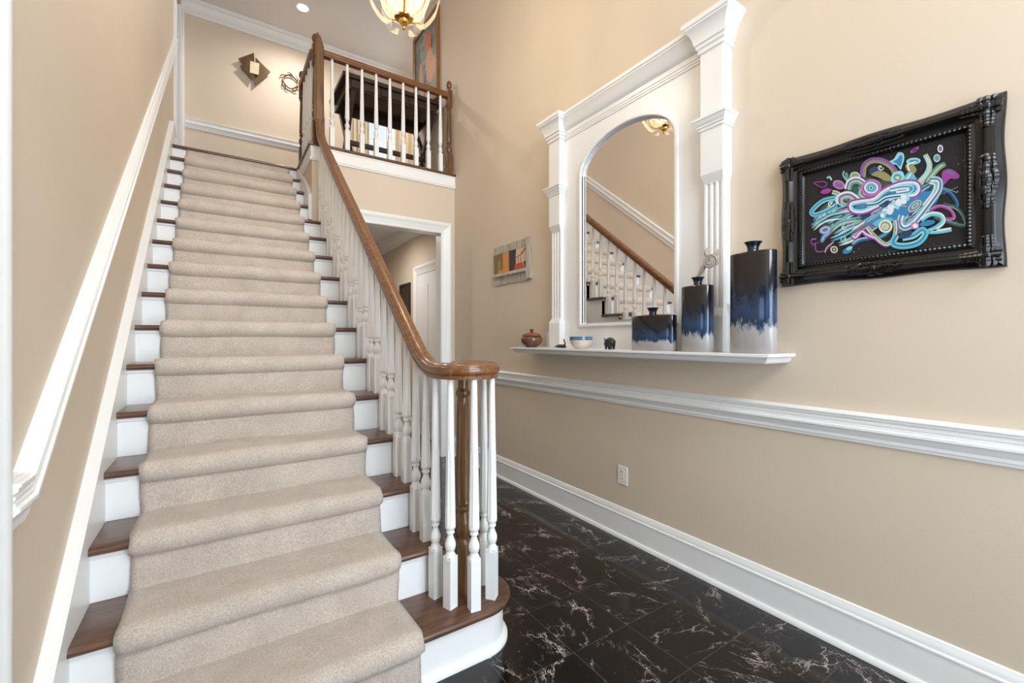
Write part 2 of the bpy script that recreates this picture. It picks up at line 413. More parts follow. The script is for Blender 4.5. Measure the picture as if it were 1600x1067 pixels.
struct('baseboard_upper', mould(BASE, (XR, YB + .1, ZL - .004), (XR, 5.55, ZL - .004), (-1, 0, 0)), WHITE, 'white baseboard beside the dark desk', smooth=True)
struct('trim_1', mould(RAILP, (XR, YD, .845), (XR, YB, .845), (-1, 0, 0)), WHITE, 'white horizontal chair rail below the mirror shelf', smooth=True)
struct('trim_2', mould(RAILP, (-.36, YF, 3.905), (1.9, YF, 3.905), (0, -1, 0)), WHITE, 'white chair rail on the upper hall end wall', smooth=True)
struct('trim_3', mould(CROWN, (XL, YF, 5.33), (4.0, YF, 5.33), (0, -1, 0)), WHITE, 'white crown moulding on the upper hall end wall', smooth=True)
struct('trim_4', mould(CROWN, (XR, YD, 5.33), (XR, 5.55, 5.33), (-1, 0, 0)), WHITE, 'white crown moulding above the mirror wall', smooth=True)
struct('trim_5', mould(CROWN, (2.19, YB + .12, 2.61), (2.19, 7.6, 2.61), (-1, 0, 0)), WHITE, 'white crown moulding in the back hall', smooth=True)
# sloping chair rail on the stair wall (mitred to a short level piece by the opening)
sl = RISE / RUN; cs = 1 / math.sqrt(1 + sl * sl)
ya = 1.497
dz0 = znl(ya) + .652
def slope_ring(y, zb, vs): return [(XL + p[0], y, zb + p[1] * vs) for p in RAILP]
lv = MB()
yk = 1.50; zk = .834
rise_pts = [slope_ring(1.366, zk, 1.0)]
rise_pts.append([(XL + p[0], yk - p[1] * .36, zk + p[1]) for p in RAILP])
ytop = 5.70
z_top = znl(ytop) + .650
rise_pts.append([(XL + p[0], ytop, z_top + p[1] / cs) for p in RAILP])
lv.loft(rise_pts)
struct('trim_6', lv, WHITE, 'white chair rail sloping up along the stair wall', smooth=True)

def casing(mb, across0, z0, z1, fn):
    pass
def casing_y(x, y0, ywid, z0, z1, sx, mb):
    """vertical casing on a wall x=const; y0 = opening edge, ywid signed direction away from opening, sx = proud direction"""
    mb.loft([[(x + sx * p[1], y0 + ywid * p[0], z) for p in CASE] for z in (z0, z1)])
    return mb
def casing_x(y, x0, xdir, z0, z1, sy, mb, top=None):
    mb.loft([[(x0 + xdir * p[0], y + sy * p[1], (z1 + p[0] if top else z1) if k else z0) for p in CASE] for k in (0, 1)])
    return mb
# opening into the side room at the left edge: casing and jamb
m = MB(); casing_y(XL, 1.258, 1, 0, 2.30, 1, m); casing_y(XL, -.174, -1, 0, 2.30, 1, m)
m.loft([[(XL + p[1], y, 2.272 + p[0]) for p in CASE] for y in (-.286, 1.370)])
m.box(XL - .13, XL + .004, 1.258, 1.285, 0, 2.3).box(XL - .13, XL + .004, -.201, -.174, 0, 2.3).box(XL - .13, XL + .004, -.2, 1.284, 2.272, 2.301)
struct('trim_7', m, WHITE, 'white casing of the opening beside the foot of the stairs', smooth=True)
m = MB(); casing_y(XL, 5.79, -1, ZL, 5.25, 1, m); casing_y(XL, 6.58, 1, ZL, 5.25, 1, m)
m.box(XL - .13, XL + .006, 5.765, 5.795, ZL, 5.25).box(XL - .13, XL + .006, 6.575, 6.605, ZL, 5.25).box(XL, XL + .034, 6.68, YF, ZL, 5.33)
struct('trim_8', m, WHITE, 'white casing of the opening at the top of the stairs', smooth=True)
# doorway below the balcony
def mitred(mb, x0, x1, zt, y, sy):
    for (xa, d) in ((x0, -1), (x1, 1)):
        mb.loft([[(xa + d * p[0], y + sy * p[1], (0 if k == 0 else zt + p[0])) for p in CASE] for k in (0, 1)])
    mb.loft([[(x0 - p[0] if k == 0 else x1 + p[0], y + sy * p[1], zt + p[0]) for p in CASE] for k in (0, 1)])
m = MB(); mitred(m, .968, 1.972, 2.385, YB, -1)
m.box(.949, .972, YB - .004, YB + .124, 0, 2.385).box(1.968, 1.981, YB - .004, YB + .124, 0, 2.385).box(.95, 1.98, YB - .004, YB + .124, 2.382, 2.396)
struct('trim_9', m, WHITE, 'white moulded casing of the doorway under the balcony', smooth=True)
# white door on the back hall wall
m = MB()
for (ya_, d) in ((4.70, -1), (5.55, 1)):
    m.loft([[(2.19 - p[1], ya_ + d * p[0], (0 if k == 0 else 2.10 + p[0])) for p in CASE] for k in (0, 1)])
m.loft([[(2.19 - p[1], 4.70 - p[0] if k == 0 else 5.55 + p[0], 2.10 + p[0]) for p in CASE] for k in (0, 1)])
struct('trim_10', m, WHITE, 'white casing round the back hall door', smooth=True)
d1 = bpy.data.objects.new('door_1', None); COL.objects.link(d1); d1.location = (2.18, 5.12, 0); d1['kind'] = 'structure'; d1['label'] = 'white panelled door in the back hall'
obj('door_leaf', box(2.178, 2.192, 4.71, 5.54, .01, 2.09), WHITE, d1)
for (a, b_) in ((4.80, 5.08), (5.17, 5.45)):
    for (z0, z1) in ((.2, .85), (1.0, 1.95)):
        obj('door_panel', box(2.172, 2.18, a, b_, z0, z1), WHITE, d1, bevel=.006)
k = MB(); k.sphere((2.135, 4.78, .95), .027); k.tube([(2.178, 4.78, .95), (2.14, 4.78, .95)], .012)
obj('door_knob', k, BRASS, d1, smooth=True)
# front door and windows behind the viewer
d2 = bpy.data.objects.new('door_2', None); COL.objects.link(d2); d2.location = (.95, YD - .06, 0); d2['kind'] = 'structure'; d2['label'] = 'front door with glass sidelights'
dm = MB(); dm.box(.50, .62, YD - .08, YD - .04, 0, 2.1).box(1.28, 1.40, YD - .08, YD - .04, 0, 2.1).box(.62, 1.28, YD - .08, YD - .04, 0, .45).box(.62, 1.28, YD - .08, YD - .04, 1.98, 2.1)
obj('door_leaf', dm, WHITE, d2)
fm = MB()
for x in (.02, .44, 1.40, 1.84): fm.box(x, x + .05, YD - .12, YD, 0, 2.15)
fm.box(.07, 1.84, YD - .12, YD, 2.1, 2.15)
obj('door_frame', fm, WHITE, d2)
for (a, b_) in ((.07, .44), (.62, 1.28), (1.45, 1.84)): obj('pane', box(a, b_, YD - .063, YD - .057, .02 if a != .62 else .45, 2.1 if a != .62 else 1.98), PANE, d2)
def window(name, label, x0, x1, z0, z1, y, cols, rows, axis='y'):
    w = bpy.data.objects.new(name, None); COL.objects.link(w); w['kind'] = 'structure'; w['label'] = label
    def bx(a, b_, c, d, e, f): return (a, b_, c, d, e, f) if axis == 'y' else (c, d, a, b_, e, f)
    w.location = ((x0 + x1) / 2, y, z0) if axis == 'y' else (y, (x0 + x1) / 2, z0)
    f = MB()
    for (a, b_, e, g) in ((x0, x0 + .045, z0, z1), (x1 - .045, x1, z0, z1), (x0 + .045, x1 - .045, z0, z0 + .045), (x0 + .045, x1 - .045, z1 - .045, z1)):
        f.box(*bx(a, b_, y - .04, y + .04, e, g))
    obj('window_frame', f, WHITE, w)
    g = MB()
    for i in range(1, cols): xx = x0 + (x1 - x0) * i / cols; g.box(*bx(xx - .01, xx + .01, y - .015, y + .015, z0 + .045, z1 - .045))
    for i in range(1, rows): zz = z0 + (z1 - z0) * i / rows; g.box(*bx(x0 + .045, x1 - .045, y - .012, y + .012, zz - .01, zz + .01))
    obj('muntin', g, WHITE, w)
    for i in range(cols):
        for j in range(rows):
            xa = x0 + (x1 - x0) * i / cols; xb = x0 + (x1 - x0) * (i + 1) / cols; za = z0 + (z1 - z0) * j / rows; zb = z0 + (z1 - z0) * (j + 1) / rows
            obj('pane', box(*bx(max(xa, x0 + .045), min(xb, x1 - .045), y - .003, y + .003, max(za, z0 + .045), min(zb, z1 - .045))), PANE, w)
    return w
window('window_1', 'tall window over the front door', .02, 1.88, 2.8, 4.7, YD - .06, 2, 2)
window('window_2', 'white window with daylight at the end of the upper hall', 1.85, 2.55, 3.7, 5.0, YF + .06, 2, 2)
window('added_side_window', 'unseen side room window added for light from the left', -.35, 1.45, .7, 2.3, -3.36, 2, 2, 'x')  # unseen window, added to go with the side room fill light

# ------------------------------------------------------------------ staircase
ST = thing('staircase', (.2, 3.2, 0), 'long straight staircase with dark wood treads and white risers', 'staircase')
def tread_poly(y0, y1, z):       # rounded nosing profile in (y,z)
    t = .028; p = []
    for k in range(7):
        a = -PI / 2 - PI * k / 6
        p.append((y0 + t / 2 + t / 2 * math.cos(a), z - t / 2 + t / 2 * math.sin(a)))
    return p + [(y1, z), (y1, z - t)]
for n in range(2, 17):
    y0 = ynose(n); y1 = y0 + RUN + .03; z = n * RISE
    if n == 16: y1 = y0 + .09
    x1 = .805 if n <= 13 else .672
    if n == 13: x1 = .80
    m = MB()
    if n < 12:
        m.loft([[(x, y, zz) for y, zz in tread_poly(y0, y1 - .004, z)] for x in (XS, x1)])
    elif n == 12:
        m.loft([[(x, y, zz) for y, zz in tread_poly(y0, y1 - .004, z)] for x in (XS, .698)])
        m.loft([[(x, y, zz) for y, zz in tread_poly(y0, YB - .001, z)] for x in (.698, x1)])
    elif n == 13:
        m.loft([[(x, y, zz) for y, zz in tread_poly(y0, y1 - .004, z)] for x in (XS, .672)])
        m.loft([[(x, y, zz) for y, zz in tread_poly(y0 - .0, YB - .001 + .0, z)] for x in (.672, x1)]) if YB - y0 > .02 else None
    else:
        m.loft([[(x, y, zz) for y, zz in tread_poly(y0, y1 - .004, z)] for x in (XS, x1 if n < 16 else .69)])
    obj('tread', m, TREAD, ST, smooth=True)
    yr = y0 + .030
    obj('riser', box(XS, .775 if n <= 12 else .672, yr, yr + .018, (n - 1) * RISE, z - .028), WHITE, ST)
    if n <= 12:
        obj('scotia', box(XS, .79, yr - .010, yr, z - .040, z - .028), WHITE, ST)
# first step with its bullnose end
BC = (.885, 1.660); BR = .175
def bull(r, yb, x_in=XS):
    p = [(x_in, yb), (x_in, BC[1] - r)]
    for k in range(25):
        a = -PI / 2 + k / 24 * (PI * .93)
        p.append((BC[0] + r * math.cos(a), BC[1] + r * math.sin(a)))
    p.append((.80, yb)); return p
def bull_rings(levels, yb): return [[(x, y, z) for x, y in bull(r, yb)] for r, z in levels]
m = MB(); m.loft(bull_rings([(BR - .012, .162), (BR - .004, .165), (BR, .172), (BR, .180), (BR - .004, .187), (BR - .012, .19)], 1.80))
obj('tread', m, TREAD, ST, smooth=True)
m = MB(); m.loft(bull_rings([(BR - .032, 0), (BR - .032, .162)], 1.79)); obj('riser', m, WHITE, ST, smooth=True)
m = MB(); m.loft(bull_rings([(BR - .012, 0), (BR - .012, .012), (BR - .017, .021), (BR - .026, .026), (BR - .034, .03)], 1.785)); obj('shoe_mould', m, WHITE, ST, smooth=True)
# skirt on the left wall
def slope_board(x0, x1, ya, yb, top, zlow=None, drop=.35):
    p = [(ya, max(0, znl(ya) - drop)), (yb, znl(yb) - drop), (yb, znl(yb) + top), (ya, znl(ya) + top)]
    return MB().loft([[(x, y, z) for y, z in p] for x in (x0, x1)])
pl = [(1.40, 0.0), (1.62, 0.0), (5.15, znl(5.15) - .35), (5.42, ZL - .3), (5.42, ZL + .26), (5.34, ZL + .26), (1.40, max(.19, znl(1.40) + .105))]
pl = [(1.37, 0.0), (1.75, 0.0), (5.15, znl(5.15) - .33), (5.44, ZL - .2), (5.44, ZL + .19), (5.26, znl(5.26) + .105), (1.37, znl(1.37) + .105)]
obj('skirt_board', MB().loft([[(x, y, z) for y, z in pl] for x in (XL, XS)]), WHITE, ST)
pc = [(1.37, znl(1.37) + .105), (5.26, znl(5.26) + .105), (5.44, ZL + .19), (5.44, ZL + .205), (5.255, znl(5.255) + .122), (1.37, znl(1.37) + .122)]
obj('skirt_cap', MB().loft([[(x, y, z) for y, z in pc] for x in (XL, XS + .006)]), WHITE, ST)
# skirt on the right of the top steps
pl = [(YB + .004, znl(YB) - .12), (4.98, znl(4.98) - .12), (5.09, ZL - .16), (5.09, ZL - .03), (5.0, ZL - .03), (4.46, znl(4.46) + .11), (YB + .004, znl(YB) + .11)]
obj('skirt_board', MB().loft([[(x, y, z) for y, z in pl] for x in (.672, XW)]), WHITE, ST)
# open stringer on the hall side (cut to the steps) and the panelled wall below it
sp = [(1.80, 0)]
for n in range(2, 14):
    yr = ynose(n) + .03
    sp += [(yr, (n - 1) * RISE - .028 if n > 2 else 0), (yr, n * RISE - .028)]
sp = [(ynose(2) + .03, 0)]
for n in range(2, 14):
    yr = ynose(n) + .03
    sp += [(yr, n * RISE - .028), (min(ynose(n + 1) + .03, YB), n * RISE - .028)]
sp = sp[:-1] + [(YB, 13 * RISE - .028), (YB, znl(YB) - .42), (2.25, znl(2.25) - .42)]
def fan(mb, poly, x0, x1):
    n = len(poly); vs = [(x0, y, z) for y, z in poly] + [(x1, y, z) for y, z in poly]
    mb.add(vs, [tuple(range(n)), tuple(range(2 * n - 1, n - 1, -1))] + [(i, (i + 1) % n, n + (i + 1) % n, n + i) for i in range(n)]); return mb
obj('stringer', fan(MB(), [(ynose(2) + .03, 0)] + sp[1:] + [(1.95, 0)], .752, .775), WHITE, ST)
obj('under_stair_panel', fan(MB(), [(1.85, 0), (YB, 0), (YB, znl(YB) - .3), (1.95, .1)], .735, .752), WHITE, ST)

# carpet runner
def carpet_profile():
    p = []
    th = .013
    p.append((1.515 - th, .0))
    for n in range(1, 16):
        yn = ynose(n) if n > 1 else 1.485
        yr = yn + .030; z = n * RISE
        p += [(yr - th - .001, z - .15), (yr - th - .003, z - .10), (yr - th - .001, z - .066), (yr - th - .001, z - .056)]
        c = (yn + .015, z - .016); r = .034
        for k in range(8):
            a = math.radians(250 - k * 160 / 7)
            p.append((c[0] + r * math.cos(a), c[1] + r * math.sin(a) * 1.0))
        nxt = ynose(n + 1) + .030 - th
        p += [(yn + .06, z + .0145), (yn + .12, z + .013), (nxt - .03, z + .012), (nxt - .006, z + .014), (nxt - .001, z + .024)]
    yr = ynose(16) + .030
    p += [(yr - th, ZL - .1), (yr - th, ZL - .029)]
    return p
cp = carpet_profile()
NX = 40; m = MB(); CX0, CX1 = -.252, .602
vs = []; fs = []
rj = random.Random(3)
ph = [(rj.uniform(0, 6), rj.uniform(4, 11), rj.uniform(0, 6)) for _ in range(6)]
for i, (y, z) in enumerate(cp):
    a = cp[max(i - 1, 0)]; b = cp[min(i + 1, len(cp) - 1)]
    t = Vector((b[0] - a[0], b[1] - a[1])).normalized(); nn = Vector((-t.y, t.x))
    for j in range(NX + 1):
        s = j / NX; x = CX0 + (CX1 - CX0) * s
        w = .0016 * sum(math.sin(q[0] + q[1] * x + q[2] * i * .13) for q in ph) / 2
        edge = min(j, NX - j)
        off = w - (.008 if edge == 0 else .002 if edge == 1 else 0)
        x += .003 * math.sin(i * .9 + j) * (1 if edge == 0 else 0)
        vs.append((x, y + nn.x * off, z + nn.y * off))
R = NX + 1
for i in range(len(cp) - 1):
    for j in range(NX): fs.append((i * R + j, i * R + j + 1, (i + 1) * R + j + 1, (i + 1) * R + j))
m.add(vs, fs)
car = obj('carpet_runner', m, CARPET, None, True)
tag(car, 'beige carpet runner covering the middle of the stairs', 'carpet')
so = car.modifiers.new('thick', 'SOLIDIFY'); so.thickness = .010; so.offset = -1 

# ------------------------------------------------------------------ stair railing
def baluster_mesh(H, a=.041, blk=.205):
    """square foot, turned vase, fluted tapering shaft; base at z=0, H = total height"""
    h = a / 2; m = MB()
    sq = lambda s, z: [(-s, -s, z), (s, -s, z), (s, s, z), (-s, s, z)]
    # square block with lambs-tongue shoulders
    seg = 16
    def ring(r, z, sqr=0.0, fl=0.0):
        o = []
        for j in range(seg):
            an = 2 * PI * (j + .5) / seg
            c, s_ = math.cos(an), math.sin(an)
            rs = h / max(abs(c), abs(s_))
            rr = r * (1 - sqr) + rs * sqr
            if fl and j % 2: rr *= (1 - fl)
            o.append((rr * c, rr * s_, z))
        return o
    def sqring(z):
        o = []
        for j in range(seg):
            an = 2 * PI * (j + .5) / seg
            c, s_ = math.cos(an), math.sin(an)
            # snap to the corners so the block stays crisp
            q = j // 2
            if j % 4 in (1, 2) and False: pass
            rs = h / max(abs(c), abs(s_)); o.append((rs * c, rs * s_, z))
        return o
    m.box(-h, h, -h, h, 0, blk)
    prof = [(h * 1.30, blk - .012, .55), (h * 1.02, blk + .004, .0), (.0165, blk + .013, 0), (.0150, blk + .019, 0), (.0190, blk + .026, 0), (.0222, blk + .040, 0), (.0215, blk + .052, 0), (.0150, blk + .068, 0),
            (.0112, blk + .080, 0), (.0112, blk + .086, 0), (.0165, blk + .090, 0), (.0175, blk + .096, 0), (.0150, blk + .101, 0), (.0150, blk + .104, 0), (.0205, blk + .110, 0), (.0215, blk + .118, 0)]
    rings = [ring(r, z, s_) for r, z, s_ in prof]
    z0 = blk + .118; zf = min(z0 + .30, H * .72); rt = .0120
    rad = lambda z: .0215 + (rt - .0215) * (z - z0) / (H - z0)
    rings += [ring(rad(z0 + .004), z0 + .004, 0, .0), ring(rad(z0 + .012), z0 + .012, 0, .20), ring(rad(zf - .01), zf - .01, 0, .20), ring(rad(zf), zf, 0, 0), ring(rt, H, 0, 0)]
    m.loft(rings)
    return m
SR = thing('stair_railing', (.75, 2.9, 0), 'sloping oak handrail on white fluted balusters ending in a volute', 'railing')
XB = .753
RC = .684                          # rail centre above the nosing line
def rail_bottom(y):
    if y < 1.86: return 1.098
    return znl(y) + RC - .034
bal_cache = {}
def bal(H):
    k = round(H, 3)
    if k not in bal_cache: bal_cache[k] = mesh_of('baluster', baluster_mesh(k), WHITE, True)
    return bal_cache[k]
for n in range(2, 13):
    for off in (.091, .210):
        y = ynose(n) + off
        if y > 4.27: continue
        inst('baluster', bal(rail_bottom(y) - n * RISE + .006), (XB, y, n * RISE), SR)
NC = (.862, 1.674); VC = (.863, 1.652)
ringR = .112
for x, y, a in ((.748, 1.700, 12), (.768, 1.600, 19), (.840, 1.535, -6), (.940, 1.565, 39), (.965, 1.675, 70)):
    inst('baluster', bal(1.100 - RISE), (x, y, RISE), SR, math.radians(a))
# foot newel inside the volute
def flutes(rings_prof, c, seg=24, fl=.10):
    rings = []
    for r, z, f in rings_prof:
        rings.append([(c[0] + r * (1 - (f if j % 3 == 0 else 0)) * math.cos(2 * PI * j / seg), c[1] + r * (1 - (f if j % 3 == 0 else 0)) * math.sin(2 * PI * j / seg), z) for j in range(seg)])
    return MB().loft(rings)
npf = [(.036, .19, 0), (.036, .40, 0), (.034, .405, 0), (.026, .415, 0), (.026, .425, 0), (.034, .44, 0), (.038, .465, 0), (.036, .49, 0), (.026, .515, 0), (.024, .53, 0), (.031, .537, 0), (.031, .547, 0), (.026, .553, 0),
       (.031, .565, 0), (.031, .578, .22), (.0255, .978, .22), (.025, .99, 0), (.023, 1.012, 0), (.030, 1.022, 0), (.031, 1.034, 0), (.025, 1.044, 0), (.022, 1.055, 0), (.023, 1.10, 0)]
obj('newel_post', flutes(npf, NC), POSTW, SR, True)
# handrail sweep
RP = [(-.027, -.034), (.027, -.034), (.028, -.024), (.024, -.019), (.025, -.016), (.032, -.011), (.034, -.004), (.034, .008), (.031, .015), (.025, .018), (.0245, .022), (.016, .028), (.0, .031), (-.016, .028), (-.0245, .022), (-.025, .018), (-.031, .015), (-.034, .008), (-.034, -.004), (-.032, -.011), (-.025, -.016), (-.024, -.019), (-.028, -.024)]
def sweep(path, prof=RP, mb=None):
    """path: list of (point, side) ; normal = side x tangent"""
    mb = mb or MB(); rings = []
    for i, (p, sd) in enumerate(path):
        p = Vector(p); a = Vector(path[max(i - 1, 0)][0]); b = Vector(path[min(i + 1, len(path) - 1)][0])
        t = (b - a).normalized(); sd = Vector(sd); sd = (sd - t * sd.dot(t)).normalized(); nn = sd.cross(t)
        rings.append([p + sd * q[0] + nn * q[1] for q in prof])
    return mb.loft(rings)
def bez(a, b, c, n=10): return [tuple(Vector(a) * (1 - t) ** 2 + Vector(b) * 2 * t * (1 - t) + Vector(c) * t * t) for t in [k / n for k in range(n + 1)]]
X1 = (1, 0, 0)
zlev = 1.132
path = []
# from the top: short vertical gooseneck, easing, slope, easing, volute
gy = 4.285
ytr = 4.16
top = [(XB, gy, 3.93), (XB, gy, 3.7), (XB, gy, 3.4)]
ez = bez((XB, gy, znl(gy) + RC + .19), (XB, gy, znl(gy) + RC + .02), (XB, ytr - .03, znl(ytr - .03) + RC), 8)
ylow = 1.795 + .10
yint = (zlev - RC - 2 * RISE) / (RISE / RUN) + Y2
lo = bez((XB, yint + .13, znl(yint + .13) + RC), (XB, yint, zlev), (XB, yint - .13, zlev), 10)
pts = top + ez + lo
path = [(p, X1) for p in pts][::1]
# volute: spiral around the newel, starting on its left side heading toward the viewer
R0 = VC[0] - XB; ys = VC[1]
path.append(((XB, ys + .02, zlev), X1))
turns = 1.62 * PI
for k in range(1, 33):
    f = k / 32; a = PI + f * turns; r = R0 * (1 - .42 * max(0, f - .55) / .45)
    pt = (VC[0] + r * math.cos(a), VC[1] + r * math.sin(a), zlev)
    path.append((pt, (-math.cos(a), -math.sin(a), 0)))
# reverse so that side x tangent points up (tangent runs uphill)
path = [(p, s_) for p, s_ in path][::-1]
obj('handrail', sweep(path), RAILW, SR, True)
cap = MB().lathe([(.002, 1.094), (.070, 1.094), (.078, 1.100), (.082, 1.125), (.078, 1.150), (.062, 1.161), (.002, 1.163)], (VC[0], VC[1], 0), 28)
obj('volute_cap', cap, RAILW, SR, True)
gp = MB(); gh = .036
gp.loft([[(XB - gh, gy - gh, 3.22), (XB + gh, gy - gh, 3.22), (XB + gh, gy + gh, 3.22), (XB - gh, gy + gh, 3.22)], [(XB - gh, gy - gh, 3.93), (XB + gh, gy - gh, 3.90), (XB + gh, gy + gh, 3.90), (XB - gh, gy + gh, 3.93)],
         [(XB - .02, gy - .02, 4.03), (XB + .012, gy - .02, 3.99), (XB + .012, gy + .02, 3.99), (XB - .02, gy + .02, 4.03)]])
obj('gooseneck', gp, POSTW, SR, True, bevel=.012, seg=3)

# ------------------------------------------------------------------ balcony railing
YR = 4.372
BRL = thing('balcony_railing', (1.4, YR, ZL), 'level oak balcony railing with white balusters and turned newel posts', 'railing')
def nosing(pts_a, pts_b): pass
# dark nosing of the balcony edge and white fascia are part of the upper floor edge
trim = bpy.data.objects.new('trim_11', None); COL.objects.link(trim); trim.location = (1.4, YB, ZL - .2); trim['kind'] = 'structure'; trim['label'] = 'white balcony fascia with dark wood nosing'
def tp(y0, y1, z): return tread_poly(y0, y1, z)
obj('nosing', MB().loft([[(x, y, z) for y, z in tp(YB - .032, YB + .05, ZL)] for x in (.672, XR)]), TREAD, trim, True)
obj('nosing', MB().loft([[(.668 + (y - (YB - .032)), yy, z) for y, z in tp(YB - .032, YB + .055, ZL)] for yy in (YB - .03, 5.075)]), TREAD, trim, True)
FAS = [(0, 0), (.014, 0), (.014, .010), (.020, .016), (.018, .024), (.010, .030), (.010, .112), (.016, .118), (.016, .128), (0, .128)]
obj('fascia', mould(FAS, (.70, YB, ZL - .157), (XR, YB, ZL - .157), (0, -1, 0)), WHITE, trim, True)
obj('fascia', mould(FAS, (XW, YB - .01, ZL - .157), (XW, 5.06, ZL - .157), (-1, 0, 0)), WHITE, trim, True)
def newel_profile(z0, s=1.0):
    return [(.030, .215), (.030, .22), (.020, .232), (.017, .24), (.025, .252), (.031, .272), (.031, .290), (.024, .312), (.018, .322), (.018, .330), (.026, .336), (.026, .346), (.020, .352), (.020, .358), (.027, .368), (.0265, .40), (.020, .66), (.019, .70), (.025, .706), (.025, .716), (.020, .724), (.026, .735)]
def newel(x, y, top_ball=True, zt=.915):
    n = thing_child = bpy.data.objects.new('newel_post', None)
    h = .031
    m = MB(); m.box(-h, h, -h, h, 0, .215); m.lathe(newel_profile(0), (0, 0, 0), 18); m.box(-h * .92, h * .92, -h * .92, h * .92, .735, zt)
    m.lathe([(.026, zt), (.028, zt + .006), (.018, zt + .014), (.014, zt + .022), (.022, zt + .030), (.030, zt + .05), (.030, zt + .07), (.022, zt + .092), (.010, zt + .106), (.003, zt + .112)], (0, 0, 0), 18)
    return m
nme = mesh_of('newel_post', newel(0, 0), POSTW, True)
for (x, y) in ((.735, YR), (2.082, YR), (.722, 5.062)): inst('newel_post', nme, (x, y, ZL), BRL)
zr = 3.905
obj('rail', sweep([((.76, YR, zr), (0, -1, 0)), ((2.06, YR, zr), (0, -1, 0))]), RAILX, BRL, True)
obj('rail', sweep([((.722, YR + .03, zr), X1), ((.722, 5.04, zr), X1)]), RAILW, BRL, True)
bme = bal(zr - .034 - ZL + .006)
for k in range(9): inst('baluster', bme, (.880 + .1375 * k, YR, ZL), BRL)
for k in range(4): inst('baluster', bme, (.722, 4.50 + .137 * k, ZL), BRL)

# ------------------------------------------------------------------ mirror surround on the right wall
XP = XR - .030                     # face of the backing panel
XF = XR - .080                     # face of the pilasters
YM = 1.907
MS = thing('mirror_surround', (XR, YM, 1.194), 'white arched mirror in a classical surround with fluted pilasters and cornice', 'mirror')
HW, ZS, RB, ZB = .378, 2.39, .21, 1.362
def arch(off=0.0, n=28):
    p = [(YM + HW + off, ZB - off)]
    for k in range(n + 1):
        a = PI * k / n; p.append((YM + (HW + off) * math.cos(a), ZS + (RB + off) * math.sin(a)))
    p.append((YM - HW - off, ZB - off)); return p
# backing panel with arched hole
def panel_outer(n):
    yo, zt = .735, 2.74
    return None
inner = arch(.0); 
yo = .66; zt = 2.76
outer = []
for (y, z) in inner:
    dy = y - YM; 
    outer.append((y, z))
# outer contour sampled to match the inner contour point by point
N_in = len(inner)
def outer_pt(i):
    if i == 0: return (YM + yo, 1.194)
    if i == N_in - 1: return (YM - yo, 1.194)
    a = PI * (i - 1) / (N_in - 3)
    c, s_ = math.cos(a), math.sin(a)
    q = min(yo / max(abs(c), 1e-6), (zt - ZS) / max(s_, 1e-6)); return (YM + q * c, ZS + q * s_)
outer = [outer_pt(i) for i in range(N_in)]
m = MB()
vs = [(XP, y, z) for y, z in outer] + [(XP, y, z) for y, z in inner] + [(XR, y, z) for y, z in outer] + [(XR, y, z) for y, z in inner]
fs = []
for i in range(N_in):
    j = (i + 1) % N_in
    fs += [(i, j, N_in + j, N_in + i), (2 * N_in + j, 2 * N_in + i, 3 * N_in + i, 3 * N_in + j), (i, 2 * N_in + i, 2 * N_in + j, j), (N_in + i, N_in + j, 3 * N_in + j, 3 * N_in + i)]
m.add(vs, fs)
obj('backing_panel', m, WHITE, MS)
# frame bead round the mirror
def band(o0, o1, x0, x1):
    a = arch(o0); b = arch(o1); n = len(a); mb = MB()
    vs = [(x1, y, z) for y, z in a] + [(x1, y, z) for y, z in b] + [(x0, y, z) for y, z in a] + [(x0, y, z) for y, z in b]; fs = []
    for i in range(n):
        j = (i + 1) % n
        fs += [(i, j, n + j, n + i), (i, 2 * n + i, 2 * n + j, j), (n + i, n + j, 3 * n + j, 3 * n + i)]
    return mb.add(vs, fs)
fb = band(0, .022, XP + .01, XP - .014); obj('mirror_moulding', fb, WHITE, MS, bevel=.005)
ma = arch(-.0005); m = MB(); nA = len(ma)
bev = arch(-.02)
m.add([(XP + .016, y, z) for y, z in ma] + [(XP + .0135, y, z) for y, z in bev], [(i, (i + 1) % nA, nA + (i + 1) % nA, nA + i) for i in range(nA)] + [tuple(nA + i for i in range(nA))])
obj('mirror_glass', m, MIRROR, MS)
